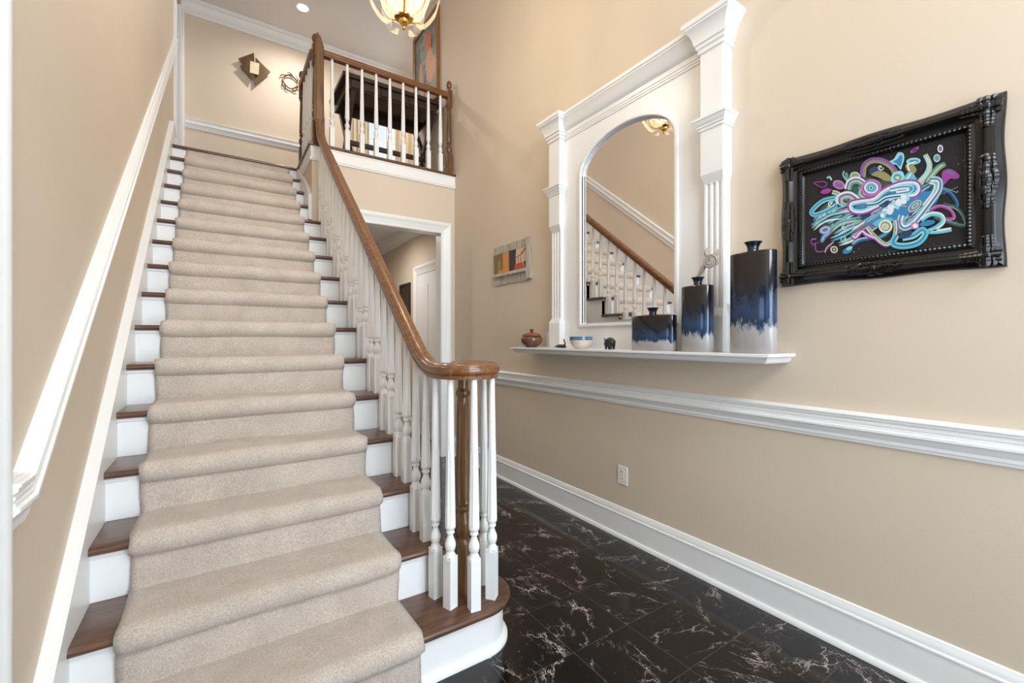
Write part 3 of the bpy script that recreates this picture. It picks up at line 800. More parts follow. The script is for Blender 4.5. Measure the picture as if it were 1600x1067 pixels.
# pilasters
def ylist(y0, y1): return (y0, y1)
def pilaster(yc):
    s = .061
    up = MB().box(XF, XR, yc - s, yc + s, 2.09, 2.72)
    obj('pilaster_block', up, WHITE, MS, bevel=.002)
    ch = MB().loft([[(XF, yc - s, 2.09), (XR, yc - s, 2.09), (XR, yc + s, 2.09), (XF, yc + s, 2.09)], [(XF + .022, yc - s + .012, 2.045), (XR, yc - s + .012, 2.045), (XR, yc + s - .012, 2.045), (XF + .022, yc + s - .012, 2.045)]])
    obj('chamfer', ch, WHITE, MS)
    # fluted shaft: profile across y extruded in z
    w = s - .010; xf = XF + .020; prof = [(XR, yc - w), (xf, yc - w)]
    for k in range(3):
        c = yc + (k - 1) * .030
        for q in range(7):
            a = PI * q / 6; prof.append((xf + .011 * math.sin(a), c - .0105 * math.cos(a)))
    prof += [(xf, yc + w), (XR, yc + w)]
    obj('fluted_shaft', MB().loft([[(x, y, z) for x, y in prof] for z in (1.40, 2.05)]), WHITE, MS, True)
    ch = MB().loft([[(XF + .022, yc - s + .012, 1.415), (XR, yc - s + .012, 1.415), (XR, yc + s - .012, 1.415), (XF + .022, yc + s - .012, 1.415)], [(XF, yc - s, 1.375), (XR, yc - s, 1.375), (XR, yc + s, 1.375), (XF, yc + s, 1.375)]])
    obj('chamfer', ch, WHITE, MS)
    obj('plinth', MB().box(XF, XR, yc - s, yc + s, 1.194, 1.376), WHITE, MS, bevel=.002)
    IMP = [(0, 0), (.006, 0), (.006, .012), (.012, .016), (.012, .024), (.024, .036), (.026, .046), (.032, .050), (.032, .062), (0, .064)]
    wrap('impost', IMP, yc, s, 2.315)
    CAP = [(0, 0), (.008, 0), (.008, .020), (.016, .025), (.016, .040), (.024, .046), (.024, .054), (.027, .070), (.031, .084), (.037, .098), (.045, .110), (.054, .119), (.060, .123), (.060, .131), (.066, .135), (.067, .142), (.067, .158), (0, .160)]
    wrap('capital', CAP, yc, s, 2.712)
def wrap(name, prof, yc, s, z):
    pts = [(XR, yc - s, z), (XF, yc - s, z), (XF, yc + s, z), (XR, yc + s, z)]
    ns = [(0, -1, 0), (-1, -1, 0), (-1, 1, 0), (0, 1, 0)]
    mb = MB(); mb.loft([[Vector(P) + Vector(n_) * p[0] + Vector((0, 0, p[1])) for p in prof] for P, n_ in zip(pts, ns)])
    # top lid
    mb.box(XF - prof[-2][0] + .001, XR, yc - s - prof[-2][0] + .001, yc + s + prof[-2][0] - .001, z + prof[-1][1] - .008, z + prof[-1][1] - .002)
    obj(name, mb, WHITE, MS, True)
pilaster(YM - .622); pilaster(YM + .622)
CORN = [(0, 0), (.006, 0), (.006, .010), (.010, .013), (.010, .024), (.014, .028), (.014, .040), (.008, .043), (.008, .058), (.020, .064), (.030, .074), (.042, .100), (.054, .128), (.060, .134), (.060, .142), (.066, .145), (.066, .166), (0, .168)]
obj('cornice', mould(CORN, (XP, YM - .56, 2.704), (XP, YM + .56, 2.704), (-1, 0, 0)), WHITE, MS, True)
obj('cornice_backing', box(XP - .001, XR, YM - .56, YM + .56, 2.70, 2.868), WHITE, MS)
# curved ears of the backing at the shelf
for sgn in (1, -1):
    p = [(YM + sgn * .655, 1.194), (YM + sgn * .775, 1.194), (YM + sgn * .775, 1.305)]
    for k in range(9):
        a = k / 8 * PI / 2; p.append((YM + sgn * (.775 - .085 * math.sin(a)), 1.305 + .12 * (1 - math.cos(a))))
    p += [(YM + sgn * .655, 1.45)]
    obj('side_scroll', fan(MB(), p, XP, XR), WHITE, MS)
# shelf
SH = [(0, 0), (.020, .0), (.026, .006), (.032, .012), (.036, .022), (.046, .028), (.050, .030), (.050, .040), (.046, .042), (0, .042)]
sx = 1.898 + .05; sy0, sy1 = .933 + .05, 2.881 - .05
mb = MB().loft([[Vector(P) + Vector(n_) * p[0] + Vector((0, 0, p[1])) for p in SH] for P, n_ in zip([(XR, sy0, 1.152), (sx, sy0, 1.152), (sx, sy1, 1.152), (XR, sy1, 1.152)], [(0, -1, 0), (-1, -1, 0), (-1, 1, 0), (0, 1, 0)])])
mb.box(sx - .001, XR, sy0 - .001, sy1 + .001, 1.152, 1.194)
shelf = obj('wall_shelf', mb, WHITE, None, True); tag(shelf, 'long white moulded shelf below the arched mirror', 'shelf')

# ------------------------------------------------------------------ things on the shelf
ZSH = 1.194
def flat_vase(name, yc, wid, top, neck_y, neck_r, neck_h, label):
    xc = 1.972; T = .047
    v = thing(name, (xc, yc, ZSH), label, 'vase', 'glazed blue vases on the shelf')
    n = 40
    def ring(s, z, dz=0):
        o = []
        for j in range(n):
            a = 2 * PI * j / n; c, q = math.cos(a), math.sin(a)
            e = 2 / 2.5
            o.append((xc + T * s[0] * math.copysign(abs(c) ** e, c), yc + wid / 2 * s[1] * math.copysign(abs(q) ** e, q), z))
        return o
    h = top - ZSH
    b = MB().loft([ring((.95, .985), ZSH), ring((1, 1), ZSH + .004), ring((1, 1), top - .004), ring((.94, .985), top), ring((.5, .6), top + .006)])
    obj('vase_body', b, VASE, v, True)
    k = MB().lathe([(neck_r * .72, top + .001), (neck_r * .62, top + .012), (neck_r * .64, top + neck_h * .5), (neck_r * .8, top + neck_h * .8), (neck_r * 1.0, top + neck_h * .94), (neck_r * 1.02, top + neck_h), (neck_r * .86, top + neck_h), (neck_r * .5, top + neck_h * .55)], (xc, neck_y, 0), 24)
    obj('vase_neck', k, VNECK, v, True)
    return v
flat_vase('flat_vase', 1.036, .196, 1.640, 1.036, .037, .047, 'tallest dark blue glazed flat vase, nearest the black framed painting')
flat_vase('flat_vase', 1.308, .160, 1.518, 1.306, .031, .044, 'middle-height dark blue glazed vase holding a white flower')
flat_vase('flat_vase', 1.574, .283, 1.384, 1.578, .032, .044, 'short wide dark blue glazed vase in front of the mirror')
CHALK = simple('white_ceramic', (168, 160, 150), 0.6, noise=0.05, scale=30)
fw = thing('ceramic_flower', (1.972, 1.306, 1.56), 'white coiled ceramic flower on a stem in the middle vase', 'flower')
def at_px(u, v, x=1.965): return Vector(px_on_x(u, v, x))
stem = [(1.972, 1.306, 1.52), (1.972, 1.306, 1.565), at_px(1096, 424), at_px(1100, 417), at_px(1105, 411)]
obj('stem', MB().tube(stem, [.005, .007, .010, .011, .008], 8), CHALK, fw, True)
c0 = at_px(1110, 409, 1.955); m = MB(); sp_ = []
for k in range(60):
    t = k / 59; a = t * 5.2 * PI; r = .004 + .032 * t
    sp_.append(c0 + Vector((-.006 + .006 * t, r * math.cos(a), r * math.sin(a))))
m.tube(sp_, [.0042 + .0026 * k / 59 for k in range(60)], 6); obj('coil', m, CHALK, fw, True)
for (u0, v0, u1, v1, u2, v2) in ((1107, 402, 1101, 396, 1105, 387), (1114, 402, 1121, 398, 1122, 389), (1103, 415, 1095, 418, 1097, 426)):
    obj('petal', MB().tube(bez(at_px(u0, v0), at_px(u1, v1), at_px(u2, v2), 6), [.008, .011, .012, .011, .009, .006, .003], 8), CHALK, fw, True)
# lidded pot
POTM = simple('brown_raku_glaze', (96, 62, 44), 0.2, noise=0.55, scale=14, coat=0.4)
LIDM = simple('rust_glaze', (142, 76, 42), 0.25, noise=0.35, scale=22, coat=0.3)
pc_ = (1.985, 2.715)
pt = thing('lidded_pot', (pc_[0], pc_[1], ZSH), 'small brown ceramic pot with a rust lid at the shelf end', 'pot')
obj('pot_body', MB().lathe([(.040, 0), (.046, .002), (.070, .022), (.083, .048), (.082, .068), (.070, .084), (.058, .090)], (pc_[0], pc_[1], ZSH), 28), POTM, pt, True)
lid = obj('lid', MB().lathe([(.074, .086), (.076, .090), (.060, .102), (.035, .111), (.012, .114)], (pc_[0], pc_[1], ZSH), 28), LIDM, pt, True)
obj('lid_knob', MB().lathe([(.012, .112), (.009, .118), (.015, .126), (.017, .133), (.010, .139), (.002, .140)], (pc_[0], pc_[1], ZSH), 14), POTM, lid, True)
# bowl
bc = (1.985, 2.165)
bw = thing('small_bowl', (bc[0], bc[1], ZSH), 'cream ceramic bowl with a blue glazed rim', 'bowl')
BCREAM = simple('cream_glaze', (216, 200, 182), 0.3, noise=0.06, scale=20); BBLUE = simple('blue_glaze', (74, 112, 150), 0.18, noise=0.2, scale=20, coat=0.5)
obj('bowl_body', MB().lathe([(.038, 0), (.042, .002), (.060, .022), (.071, .045), (.074, .056)], (bc[0], bc[1], ZSH), 30), BCREAM, bw, True)
obj('bowl_rim', MB().lathe([(.0742, .056), (.0752, .066), (.0752, .079), (.071, .079), (.066, .056)], (bc[0], bc[1], ZSH), 30), BBLUE, bw, True)
# pig figurine
PIGM = simple('dark_pewter', (52, 54, 58), 0.4, 0.5, noise=0.3, scale=30)
pg = thing('pig_figurine', (1.985, 1.91, ZSH), 'tiny dark grey pig figurine between the bowl and short vase', 'figurine')
py = 1.91
m = MB(); rings = []
for (dy, dz, r) in ((-.040, .040, .004), (-.036, .040, .018), (-.022, .042, .028), (0, .043, .031), (.016, .041, .027), (.028, .038, .020), (.038, .034, .012), (.043, .033, .009), (.046, .033, .002)):
    rings.append([(1.985 + .8 * r * math.cos(a), py + dy, ZSH + dz + r * math.sin(a)) for a in [2 * PI * k / 14 for k in range(14)]])
m.loft(rings)
for (dx, dy) in ((-.013, -.022), (.013, -.022), (-.013, .017), (.013, .017)): m.tube([(1.985 + dx, py + dy, ZSH + .03), (1.985 + dx, py + dy, ZSH)], [.010, .006], 8)
for dx in (-.012, .012): m.tube([(1.985 + dx, py + .022, ZSH + .052), (1.985 + dx * 1.5, py + .028, ZSH + .070)], [.008, .002], 6)
obj('pig_body', m, PIGM, pg, True)
obj('tail', MB().tube([(1.985, py - .039, ZSH + .044), (1.985, py - .046, ZSH + .05), (1.99, py - .044, ZSH + .057)], .002, 6), PIGM, pg, True)
# dark bird-like incense figure with raised neck
FIGM = simple('dark_brown_metal', (58, 44, 40), 0.4, 0.4, noise=0.3, scale=30)
bd = thing('bird_figurine', (1.975, 2.345, ZSH), 'low dark brown long-necked bird figurine beside the cream bowl', 'figurine')
m = MB(); rings = []
for (dy, dz, r) in ((.072, .008, .001), (.05, .011, .008), (.02, .014, .014), (-.01, .014, .016), (-.035, .012, .013), (-.05, .011, .006), (-.053, .011, .001)):
    rings.append([(1.965 + 1.2 * r * math.cos(a), 2.345 + dy, ZSH + max(.0, dz + .8 * r * math.sin(a))) for a in [2 * PI * k / 12 for k in range(12)]])
m.loft(rings); obj('bird_body', m, FIGM, bd, True)
obj('neck', MB().tube([(1.965, 2.312, ZSH + .018), (1.965, 2.302, ZSH + .032), (1.965, 2.309, ZSH + .048), (1.965, 2.316, ZSH + .058), (1.965, 2.309, ZSH + .063)], [.008, .005, .004, .005, .002], 8), FIGM, bd, True)

# ------------------------------------------------------------------ pictures
def vcol_obj(name, mb, mat, parent):
    off = root_loc(parent); me = mesh_of(name, mb, mat, False, off) if False else None
    me = bpy.data.meshes.new(name)
    me.from_pydata([(p[0] - off[0], p[1] - off[1], p[2] - off[2]) for p in mb.v], [], mb.f); me.materials.append(mat)
    ca = me.color_attributes.new('paint', 'FLOAT_COLOR', 'CORNER')
    i = 0
    for p, c in zip(me.polygons, mb.c):
        for _ in p.loop_indices: ca.data[i].color = c; i += 1
    o = bpy.data.objects.new(name, me); COL.objects.link(o); o.parent = parent; return o
# --- black ornate frame with the abstract painting
FY0, FY1, FZ0, FZ1 = .300, .985, 1.492, 2.060
BP = thing('framed_painting', (XR, (FY0 + FY1) / 2, FZ0), 'abstract swirling blue and purple painting in an ornate black frame', 'painting')
FWD = .098
def frame_side(p0, p1, inward, L, n=28):
    """swept side with a wavy outer edge; p in (y,z)"""
    rings = []
    p0 = Vector(p0); p1 = Vector(p1); iw = Vector(inward); d = (p1 - p0).normalized()
    prof = [(0, .0), (0, .012), (.006, .020), (.018, .024), (.026, .034), (.040, .036), (.050, .030), (.056, .022), (.070, .018), (.078, .022), (.086, .022), (.090, .014), (FWD, .010), (FWD, 0)]
    for k in range(n + 1):
        t = k / n
        wob = -.006 * math.cos(t * 2 * PI * 2) * (1 - 0) if 0 < k < n else -.006
        wob = .006 * (1 - math.cos(t * 4 * PI)) / 2
        ring = []
        for (w, hgt) in prof:
            ww = w + wob * max(0, 1 - w / .05)
            along = p0 + (p1 - p0) * t
            # mitre: pull ends inward with depth
            mit = d * (ww * (1 - 2 * t))
            q = along + mit + iw * ww
            ring.append((XR - .004 - hgt, q.x, q.y))
        rings.append(ring)
    return MB().loft(rings)
for (a, b_, iw) in (((FY0, FZ0), (FY1, FZ0), (0, 1)), ((FY1, FZ0), (FY1, FZ1), (-1, 0)), ((FY1, FZ1), (FY0, FZ1), (0, -1)), ((FY0, FZ1), (FY0, FZ0), (1, 0))):
    obj('frame_side', frame_side(a, b_, iw, 1), BLACK, BP, True)
def ornament(cy, cz, ang, scale, n=9):
    """acanthus-like cluster of raised leaves along a direction"""
    m = MB(); ca, sa = math.cos(ang), math.sin(ang); rr = random.Random(int(cy * 1000 + cz * 77))
    for side in (1, -1):
        for k in range(n):
            t = (k + .5) / n
            for row in (-1, 0, 1):
                l = side * t * .085 * scale; w = row * .016 * (1 - .35 * t) + rr.uniform(-.003, .003)
                y = cy + ca * l - sa * w; z = cz + sa * l + ca * w
                r = (.0120 - .005 * t) * rr.uniform(.8, 1.2)
                m.sphere((XR - .041 + abs(row) * .008, y, z), r, 6, 4, (.9, 1.0 + .6 * abs(ca), 1.0 + .6 * abs(sa)))
    m.sphere((XR - .040, cy, cz), .013, 8, 5)
    return m
yc_, zc_ = (FY0 + FY1) / 2, (FZ0 + FZ1) / 2
e = .040
for (y, z, a, s) in ((yc_, FZ0 + e, 0, 1.0), (yc_, FZ1 - e, 0, 1.0), (FY0 + e, zc_, PI / 2, 1.0), (FY1 - e, zc_, PI / 2, 1.0)):
    obj('ornament', ornament(y, z, a, s, 7), BLACK, BP, True)
for (y, sy_) in ((FY0, 1), (FY1, -1)):
    for (z, sz_) in ((FZ0, 1), (FZ1, -1)):
        m = MB(); rr = random.Random(int(y * 99 + z * 13))
        for k in range(8):
            for row in (-1, 0, 1):
                for ax in (0, 1):
                    l = .018 + k * .0115; w = e + row * .015 * (1 - k * .05)
                    yy, zz = (y + sy_ * l, z + sz_ * w) if ax == 0 else (y + sy_ * w, z + sz_ * l)
                    m.sphere((XR - .041 + abs(row) * .007, yy, zz), (.0118 - .0006 * k) * rr.uniform(.8, 1.15), 6, 4, (.9, 1.3 if ax == 0 else 1, 1 if ax == 0 else 1.3))
        m.sphere((XR - .040, y + sy_ * e, z + sz_ * e), .014, 8, 5)
        obj('ornament', m, BLACK, BP, True)
# bead row round the opening
m = MB(); iy0, iy1, iz0, iz1 = FY0 + .083, FY1 - .083, FZ0 + .083, FZ1 - .083
k = 0; st = .0125
y = iy0
while y <= iy1:
    for z in (iz0, iz1): m.sphere((XR - .027, y, z), .0062, 6, 4)
    y += st
z = iz0
while z <= iz1:
    for y in (iy0, iy1): m.sphere((XR - .027, y, z), .0062, 6, 4)
    z += st
obj('bead_row', m, BLACK, BP, True)['kind'] = 'stuff'
cv = obj('canvas', box(XR - .013, XR - .002, FY0 + .09, FY1 - .09, FZ0 + .09, FZ1 - .09), CANVAS, BP)
# paint strokes, drawn on the canvas plane
XC = XR - .0132
layer = [0]
def cpt(p):   # coordinates of a 1231x1067 view of the painting -> canvas point
    q = px_on_x(1240 + p[0] / 4.103, 160 + p[1] / 4.103, XC); return (q[1], q[2])
PAL = dict(white=(226, 236, 238), teal=(96, 190, 206), lteal=(150, 214, 222), blue=(50, 130, 182), dblue=(24, 62, 100), mag=(160, 60, 156), pink=(196, 120, 180), pur=(128, 98, 156), olive=(150, 146, 96), green=(96, 150, 138),
           lgreen=(170, 200, 174), cream=(214, 208, 184), grey=(128, 140, 146), dgreen=(50, 86, 80), dark=(26, 22, 26))
ART = MB()
def smooth_pts(pts, closed=False, n=7):
    out = []; P = [Vector(p) for p in pts]; L = len(P)
    rng = range(L if closed else L - 1)
    for i in rng:
        p0 = P[(i - 1) % L] if closed or i > 0 else P[i]; p1 = P[i]; p2 = P[(i + 1) % L]; p3 = P[(i + 2) % L] if closed or i + 2 < L else P[min(i + 1, L - 1)]
        for k in range(n):
            t = k / n
            out.append(.5 * ((2 * p1) + (p2 - p0) * t + (2 * p0 - 5 * p1 + 4 * p2 - p3) * t * t + (3 * p1 - p0 - 3 * p2 + p3) * t ** 3))
    if not closed: out.append(P[-1])
    return out
def stroke(pts, w, col, closed=False, taper=0.0, sm=True, offs=0.0):
    w = w * 1.12
    layer[0] += 1; x = XC - .000012 * layer[0]
    P = smooth_pts(pts, closed) if sm else [Vector(p) for p in pts]; n = len(P); L = []; R_ = []
    for i in range(n):
        a = P[(i - 1) % n] if closed or i else P[i]; b = P[(i + 1) % n] if closed or i < n - 1 else P[i]
        t = (b - a); t = t.normalized() if t.length > 1e-6 else Vector((1, 0)); nn = Vector((-t.y, t.x))
        f = i / max(1, n - 1); ww = w / 2 * ((1 - taper) + taper * math.sin(PI * min(1, max(0, f)))) if not closed else w / 2
        L.append(P[i] + nn * (ww + offs)); R_.append(P[i] - nn * (ww - offs))
    vs = [(x,) + cpt(p) for p in L] + [(x,) + cpt(p) for p in R_]
    fs = [(i, (i + 1) % n, n + (i + 1) % n, n + i) for i in range(n if closed else n - 1)]
    ART.add(vs, fs, lin([c * .92 for c in PAL[col]]))
def blob(pts, col, sm=True):
    layer[0] += 1; x = XC - .000012 * layer[0]
    P = smooth_pts(pts, True, 5) if sm else [Vector(p) for p in pts]; c = sum(P, Vector((0, 0))) / len(P)
    n = len(P); ART.add([(x,) + cpt(c)] + [(x,) + cpt(p) for p in P], [(0, 1 + i, 1 + (i + 1) % n) for i in range(n)], lin([c * .92 for c in PAL[col]]))
def ell(cx, cy, rx, ry, rot=0, n=14):
    r = math.radians(rot); return [(cx + rx * math.cos(a) * math.cos(r) - ry * math.sin(a) * math.sin(r), cy + rx * math.cos(a) * math.sin(r) + ry * math.sin(a) * math.cos(r)) for a in [2 * PI * k / n for k in range(n)]]
def bands(pts, w, cols, closed=False, taper=0.0):
    """parallel bands of colour across the width of one brush path"""
    n = len(cols); bw_ = w / n
    for k, c in enumerate(cols): stroke(pts, bw_ * 1.15, c, closed, taper, True, (k - (n - 1) / 2) * bw_)
def spiral(cx, cy, r, turns, w, col, a0=0):
    stroke([(cx + r * (1 - t) * math.cos(a0 + t * turns * 2 * PI), cy + r * (1 - t) * math.sin(a0 + t * turns * 2 * PI)) for t in [k / 16 for k in range(16)]], w, col, taper=.5)
blob([(160, 700), (280, 600), (380, 520), (470, 480), (560, 500), (680, 480), (790, 480), (900, 530), (930, 600), (900, 680), (820, 760), (720, 840), (600, 820), (480, 790), (380, 830), (280, 850), (200, 810)], 'dgreen')
blob([(250, 700), (360, 600), (520, 560), (700, 530), (880, 560), (880, 660), (740, 780), (560, 780), (380, 780)], 'dblue')
rq = random.Random(21)
for k in range(70):
    a = rq.uniform(0, 2 * PI); q = math.sqrt(rq.random()); ex, ey = 390 * q * math.cos(a), 160 * q * math.sin(a)
    cx, cy = 535 + ex * .97 + ey * .2, 685 - ex * .20 + ey * .97
    an = math.radians(rq.uniform(-55, -5)); l = rq.uniform(45, 85); bend = rq.uniform(-28, 28)
    p0 = (cx - l * math.cos(an), cy - l * math.sin(an)); p2 = (cx + l * math.cos(an), cy + l * math.sin(an)); pm = (cx - bend * math.sin(an), cy + bend * math.cos(an))
    bands([p0, pm, p2], rq.uniform(20, 34), rq.choice([['lteal', 'blue', 'white'], ['green', 'lgreen', 'dgreen'], ['pur', 'white', 'dblue'], ['teal', 'dblue', 'lteal'], ['cream', 'olive', 'green'], ['pink', 'pur', 'lteal'], ['blue', 'teal', 'dblue']]), taper=.85)
# right-hand petals and loops
bands([(930, 560), (1000, 580), (1045, 640), (1035, 670), (960, 650)], 22, ['blue', 'dblue'])
bands([(900, 735), (1000, 770), (1100, 790), (1085, 720), (1030, 670), (960, 660)], 20, ['green', 'dgreen'])
bands([(880, 690), (940, 665), (1005, 690), (1030, 735), (1000, 748), (930, 735)], 18, ['pink', 'mag'])
blob([(955, 445), (1005, 428), (1062, 462), (1055, 490), (1005, 490), (975, 520), (945, 545), (952, 500)], 'mag'); stroke([(975, 450), (1010, 450), (1040, 470)], 22, 'pur', taper=.7)
stroke([(920, 600), (990, 570), (1055, 542)], 3, 'grey'); stroke([(940, 540), (1000, 560), (1050, 580)], 3, 'lteal')
# upper plumes
bands([(845, 335), (872, 395), (862, 450), (820, 500), (780, 535)], 34, ['lgreen', 'cream', 'lteal'], taper=.4)
bands([(975, 395), (930, 420), (885, 470), (850, 515)], 34, ['olive', 'lgreen', 'green'], taper=.6)
blob([(615, 380), (645, 362), (672, 322), (705, 328), (711, 365), (698, 405), (688, 432), (662, 402), (630, 395)], 'lteal'); blob([(640, 380), (665, 365), (685, 340), (700, 350), (694, 390), (682, 412), (660, 392)], 'blue')
blob(ell(770, 378, 46, 22, -5), 'lteal'); blob(ell(772, 380, 30, 12, -5), 'blue')
blob(ell(778, 306, 34, 12, -35), 'mag'); blob(ell(778, 306, 18, 5, -35), 'dark')
blob(ell(942, 298, 18, 25), 'white'); blob(ell(942, 298, 11, 17), 'pur'); blob(ell(920, 358, 22, 26, 10), 'lteal'); blob(ell(920, 358, 15, 18, 10), 'grey')
bands([(445, 480), (455, 410), (500, 375), (560, 375), (620, 405), (655, 450)], 36, ['pur', 'mag', 'grey', 'olive'])
blob(ell(520, 440, 36, 26, -20), 'dblue'); blob([(500, 465), (545, 440), (600, 455), (640, 500), (590, 505), (540, 480)], 'olive'); spiral(560, 418, 20, 1.3, 7, 'white')
blob([(720, 400), (760, 395), (790, 430), (770, 460), (730, 440)], 'olive'); stroke([(745, 440), (735, 400), (790, 380)], 8, 'white')
blob([(625, 500), (640, 455), (690, 440), (712, 470), (700, 510), (650, 525)], 'lteal'); blob(ell(668, 482, 26, 22), 'green'); blob(ell(668, 484, 14, 11), 'cream')
blob([(700, 510), (735, 450), (770, 460), (790, 500), (760, 525)], 'teal'); stroke([(720, 500), (745, 470), (760, 450)], 8, 'white', taper=.8)
# left buds, leaves and curls
blob([(330, 460), (345, 450), (360, 490), (375, 510), (345, 510)], 'green'); blob(ell(395, 475, 34, 30), 'lgreen'); blob(ell(395, 478, 24, 22), 'olive'); stroke([(325, 440), (320, 470), (345, 505)], 7, 'lteal')
blob(ell(292, 528, 40, 28, 20), 'pink'); blob(ell(292, 530, 28, 18, 20), 'pur')
blob(ell(210, 570, 36, 16, -15), 'mag'); stroke([(130, 515), (190, 508), (215, 520), (195, 545), (150, 530), (130, 515)], 5, 'mag')
stroke([(215, 485), (235, 480), (245, 500)], 10, 'lteal')
bands([(350, 560), (365, 515), (410, 500), (450, 530), (430, 580), (460, 610), (520, 600)], 44, ['white', 'pur', 'lgreen', 'green'])
blob(ell(400, 565, 20, 26, 10), 'dgreen')
bands([(270, 612), (190, 632), (120, 695), (135, 722), (210, 700), (280, 660)], 26, ['lteal', 'blue', 'teal'])
bands([(250, 575), (290, 590), (280, 630), (330, 660)], 26, ['cream', 'olive', 'lteal'])
bands([(300, 650), (300, 610), (350, 592), (390, 610), (420, 640)], 40, ['white', 'pur', 'lgreen'])
spiral(240, 650, 22, 1.5, 6, 'white'); stroke([(170, 735), (190, 745), (200, 715), (220, 730), (235, 700)], 6, 'white')
for (a, b_, c, cols) in (((125, 815), (200, 755), (320, 735), ['lteal', 'green', 'white']), ((230, 830), (310, 770), (440, 745), ['teal', 'olive', 'lteal']), ((270, 850), (340, 810), (450, 770), ['lgreen', 'blue', 'cream']),
                         ((180, 900), (200, 860), (245, 830), ['blue', 'lteal', 'pur']), ((240, 880), (320, 850), (400, 800), ['lteal', 'dblue', 'teal']), ((290, 910), (370, 880), (430, 830), ['lgreen', 'green', 'white']), ((380, 830), (440, 790), (520, 740), ['white', 'olive', 'pur']),
                         ((260, 720), (330, 700), (450, 700), ['pink', 'white', 'green']), ((160, 770), (240, 725), (330, 705), ['green', 'lteal', 'dblue'])):
    bands([a, b_, c], 30, cols, taper=.9)
blob(ell(205, 818, 40, 26, -15), 'pink'); blob(ell(205, 818, 31, 19, -15), 'lteal'); blob(ell(205, 818, 20, 11, -15), 'blue')
spiral(325, 875, 26, 1.6, 7, 'lteal'); spiral(322, 802, 16, 1.2, 5, 'white')
blob(ell(262, 944, 24, 23), 'cream'); blob(ell(262, 944, 15, 14), 'dark'); blob(ell(262, 944, 7, 7), 'cream')
stroke([(150, 875), (115, 885), (125, 910), (150, 900)], 6, 'mag'); stroke([(140, 910), (150, 955), (205, 950), (250, 905)], 7, 'mag'); stroke([(205, 965), (215, 930), (260, 895)], 5, 'cream')
blob(ell(348, 950, 34, 18, -25), 'blue'); blob(ell(360, 935, 22, 11, -25), 'lteal'); bands([(380, 915), (430, 885), (510, 870)], 26, ['lteal', 'blue', 'dblue'], taper=.5)
# the big central sweep
blob([(455, 775), (520, 720), (620, 640), (740, 600), (860, 570), (935, 590), (905, 650), (820, 660), (740, 720), (640, 760), (540, 790)], 'blue')
blob([(540, 650), (640, 600), (760, 540), (790, 570), (700, 610), (600, 670)], 'dblue')
bands([(545, 655), (450, 695), (385, 690), (375, 655), (430, 640), (520, 625), (590, 570), (690, 528), (775, 522), (800, 555), (770, 590), (690, 590), (610, 620)], 48, ['mag', 'white', 'lteal', 'blue'])
bands([(620, 560), (700, 545), (760, 548), (740, 572), (660, 585)], 26, ['lteal', 'blue', 'white'])
bands([(470, 660), (540, 650), (600, 615), (700, 600)], 26, ['white', 'dblue', 'lteal'], taper=.4)
for k, c in enumerate(['white', 'pur', 'lteal', 'dblue', 'pink', 'teal']): stroke([(470 + 8 * k, 770 - 3 * k), (560 + 6 * k, 700 - 2 * k), (650 + 5 * k, 650 + 3 * k), (730, 630 + 8 * k)], 9, c, taper=.7)
blob(ell(500, 548, 66, 54, -10), 'pink'); blob(ell(500, 548, 54, 44, -10), 'mag'); blob(ell(500, 548, 46, 38), 'white'); blob(ell(500, 548, 36, 30), 'teal'); blob(ell(500, 548, 20, 18), 'blue'); blob(ell(500, 548, 13, 12), 'white'); blob(ell(500, 548, 8, 7), 'dark')
bands([(880, 500), (930, 505), (930, 560), (890, 620), (830, 700), (770, 770), (715, 800), (690, 770), (700, 725)], 46, ['lteal', 'pur', 'white', 'teal'])
bands([(870, 520), (905, 530), (890, 580), (830, 660)], 22, ['lgreen', 'white', 'blue'], taper=.4)
blob(ell(780, 665, 52, 28, -38), 'lgreen'); blob(ell(780, 665, 42, 20, -38), 'pur'); blob(ell(782, 663, 30, 13, -38), 'lteal'); blob(ell(782, 663, 18, 7, -38), 'grey')
rr = random.Random(5)
for k in range(26):
    t = k / 25; blob(ell(725 - 150 * t + rr.uniform(-16, 16), 605 + 115 * t + rr.uniform(-14, 14), rr.uniform(11, 24), rr.uniform(9, 18), rr.uniform(0, 90), 9), 'white' if rr.random() < .7 else 'lteal')
blob([(510, 775), (560, 745), (620, 740), (640, 755), (580, 790), (530, 795)], 'teal')
# lower loops
bands([(470, 800), (520, 860), (590, 912), (640, 885), (660, 820), (655, 755)], 30, ['lgreen', 'olive', 'white', 'pur'])
blob(ell(592, 795, 44, 42), 'white'); blob(ell(592, 795, 33, 31), 'olive'); blob(ell(590, 797, 24, 22), 'cream'); blob(ell(588, 799, 12, 11), 'lgreen')
bands([(380, 855), (400, 870), (440, 830), (470, 850), (520, 870)], 24, ['pink', 'white', 'mag'])
bands([(665, 850), (640, 905), (710, 922), (800, 900), (848, 845), (825, 818), (770, 855), (700, 870)], 36, ['lteal', 'blue', 'teal'])
blob(ell(720, 850, 48, 20, -20), 'dblue'); blob(ell(780, 790, 28, 24), 'pink'); blob(ell(782, 792, 16, 14), 'white'); blob(ell(860, 775, 50, 18, -12), 'blue')
bands([(820, 755), (880, 718), (945, 725), (960, 765), (915, 805), (870, 828), (940, 828), (1015, 815)], 28, ['white', 'lteal', 'teal'], taper=.2)
for k in range(90): blob(ell(rr.uniform(90, 1110), rr.uniform(250, 1000), rr.uniform(1.5, 3.6), rr.uniform(1.5, 3.6), 0, 6), rr.choice(['white', 'lteal', 'grey', 'pur', 'teal']), False)
vcol_obj('painted_swirls', ART, PAINT, BP)['kind'] = 'stuff'

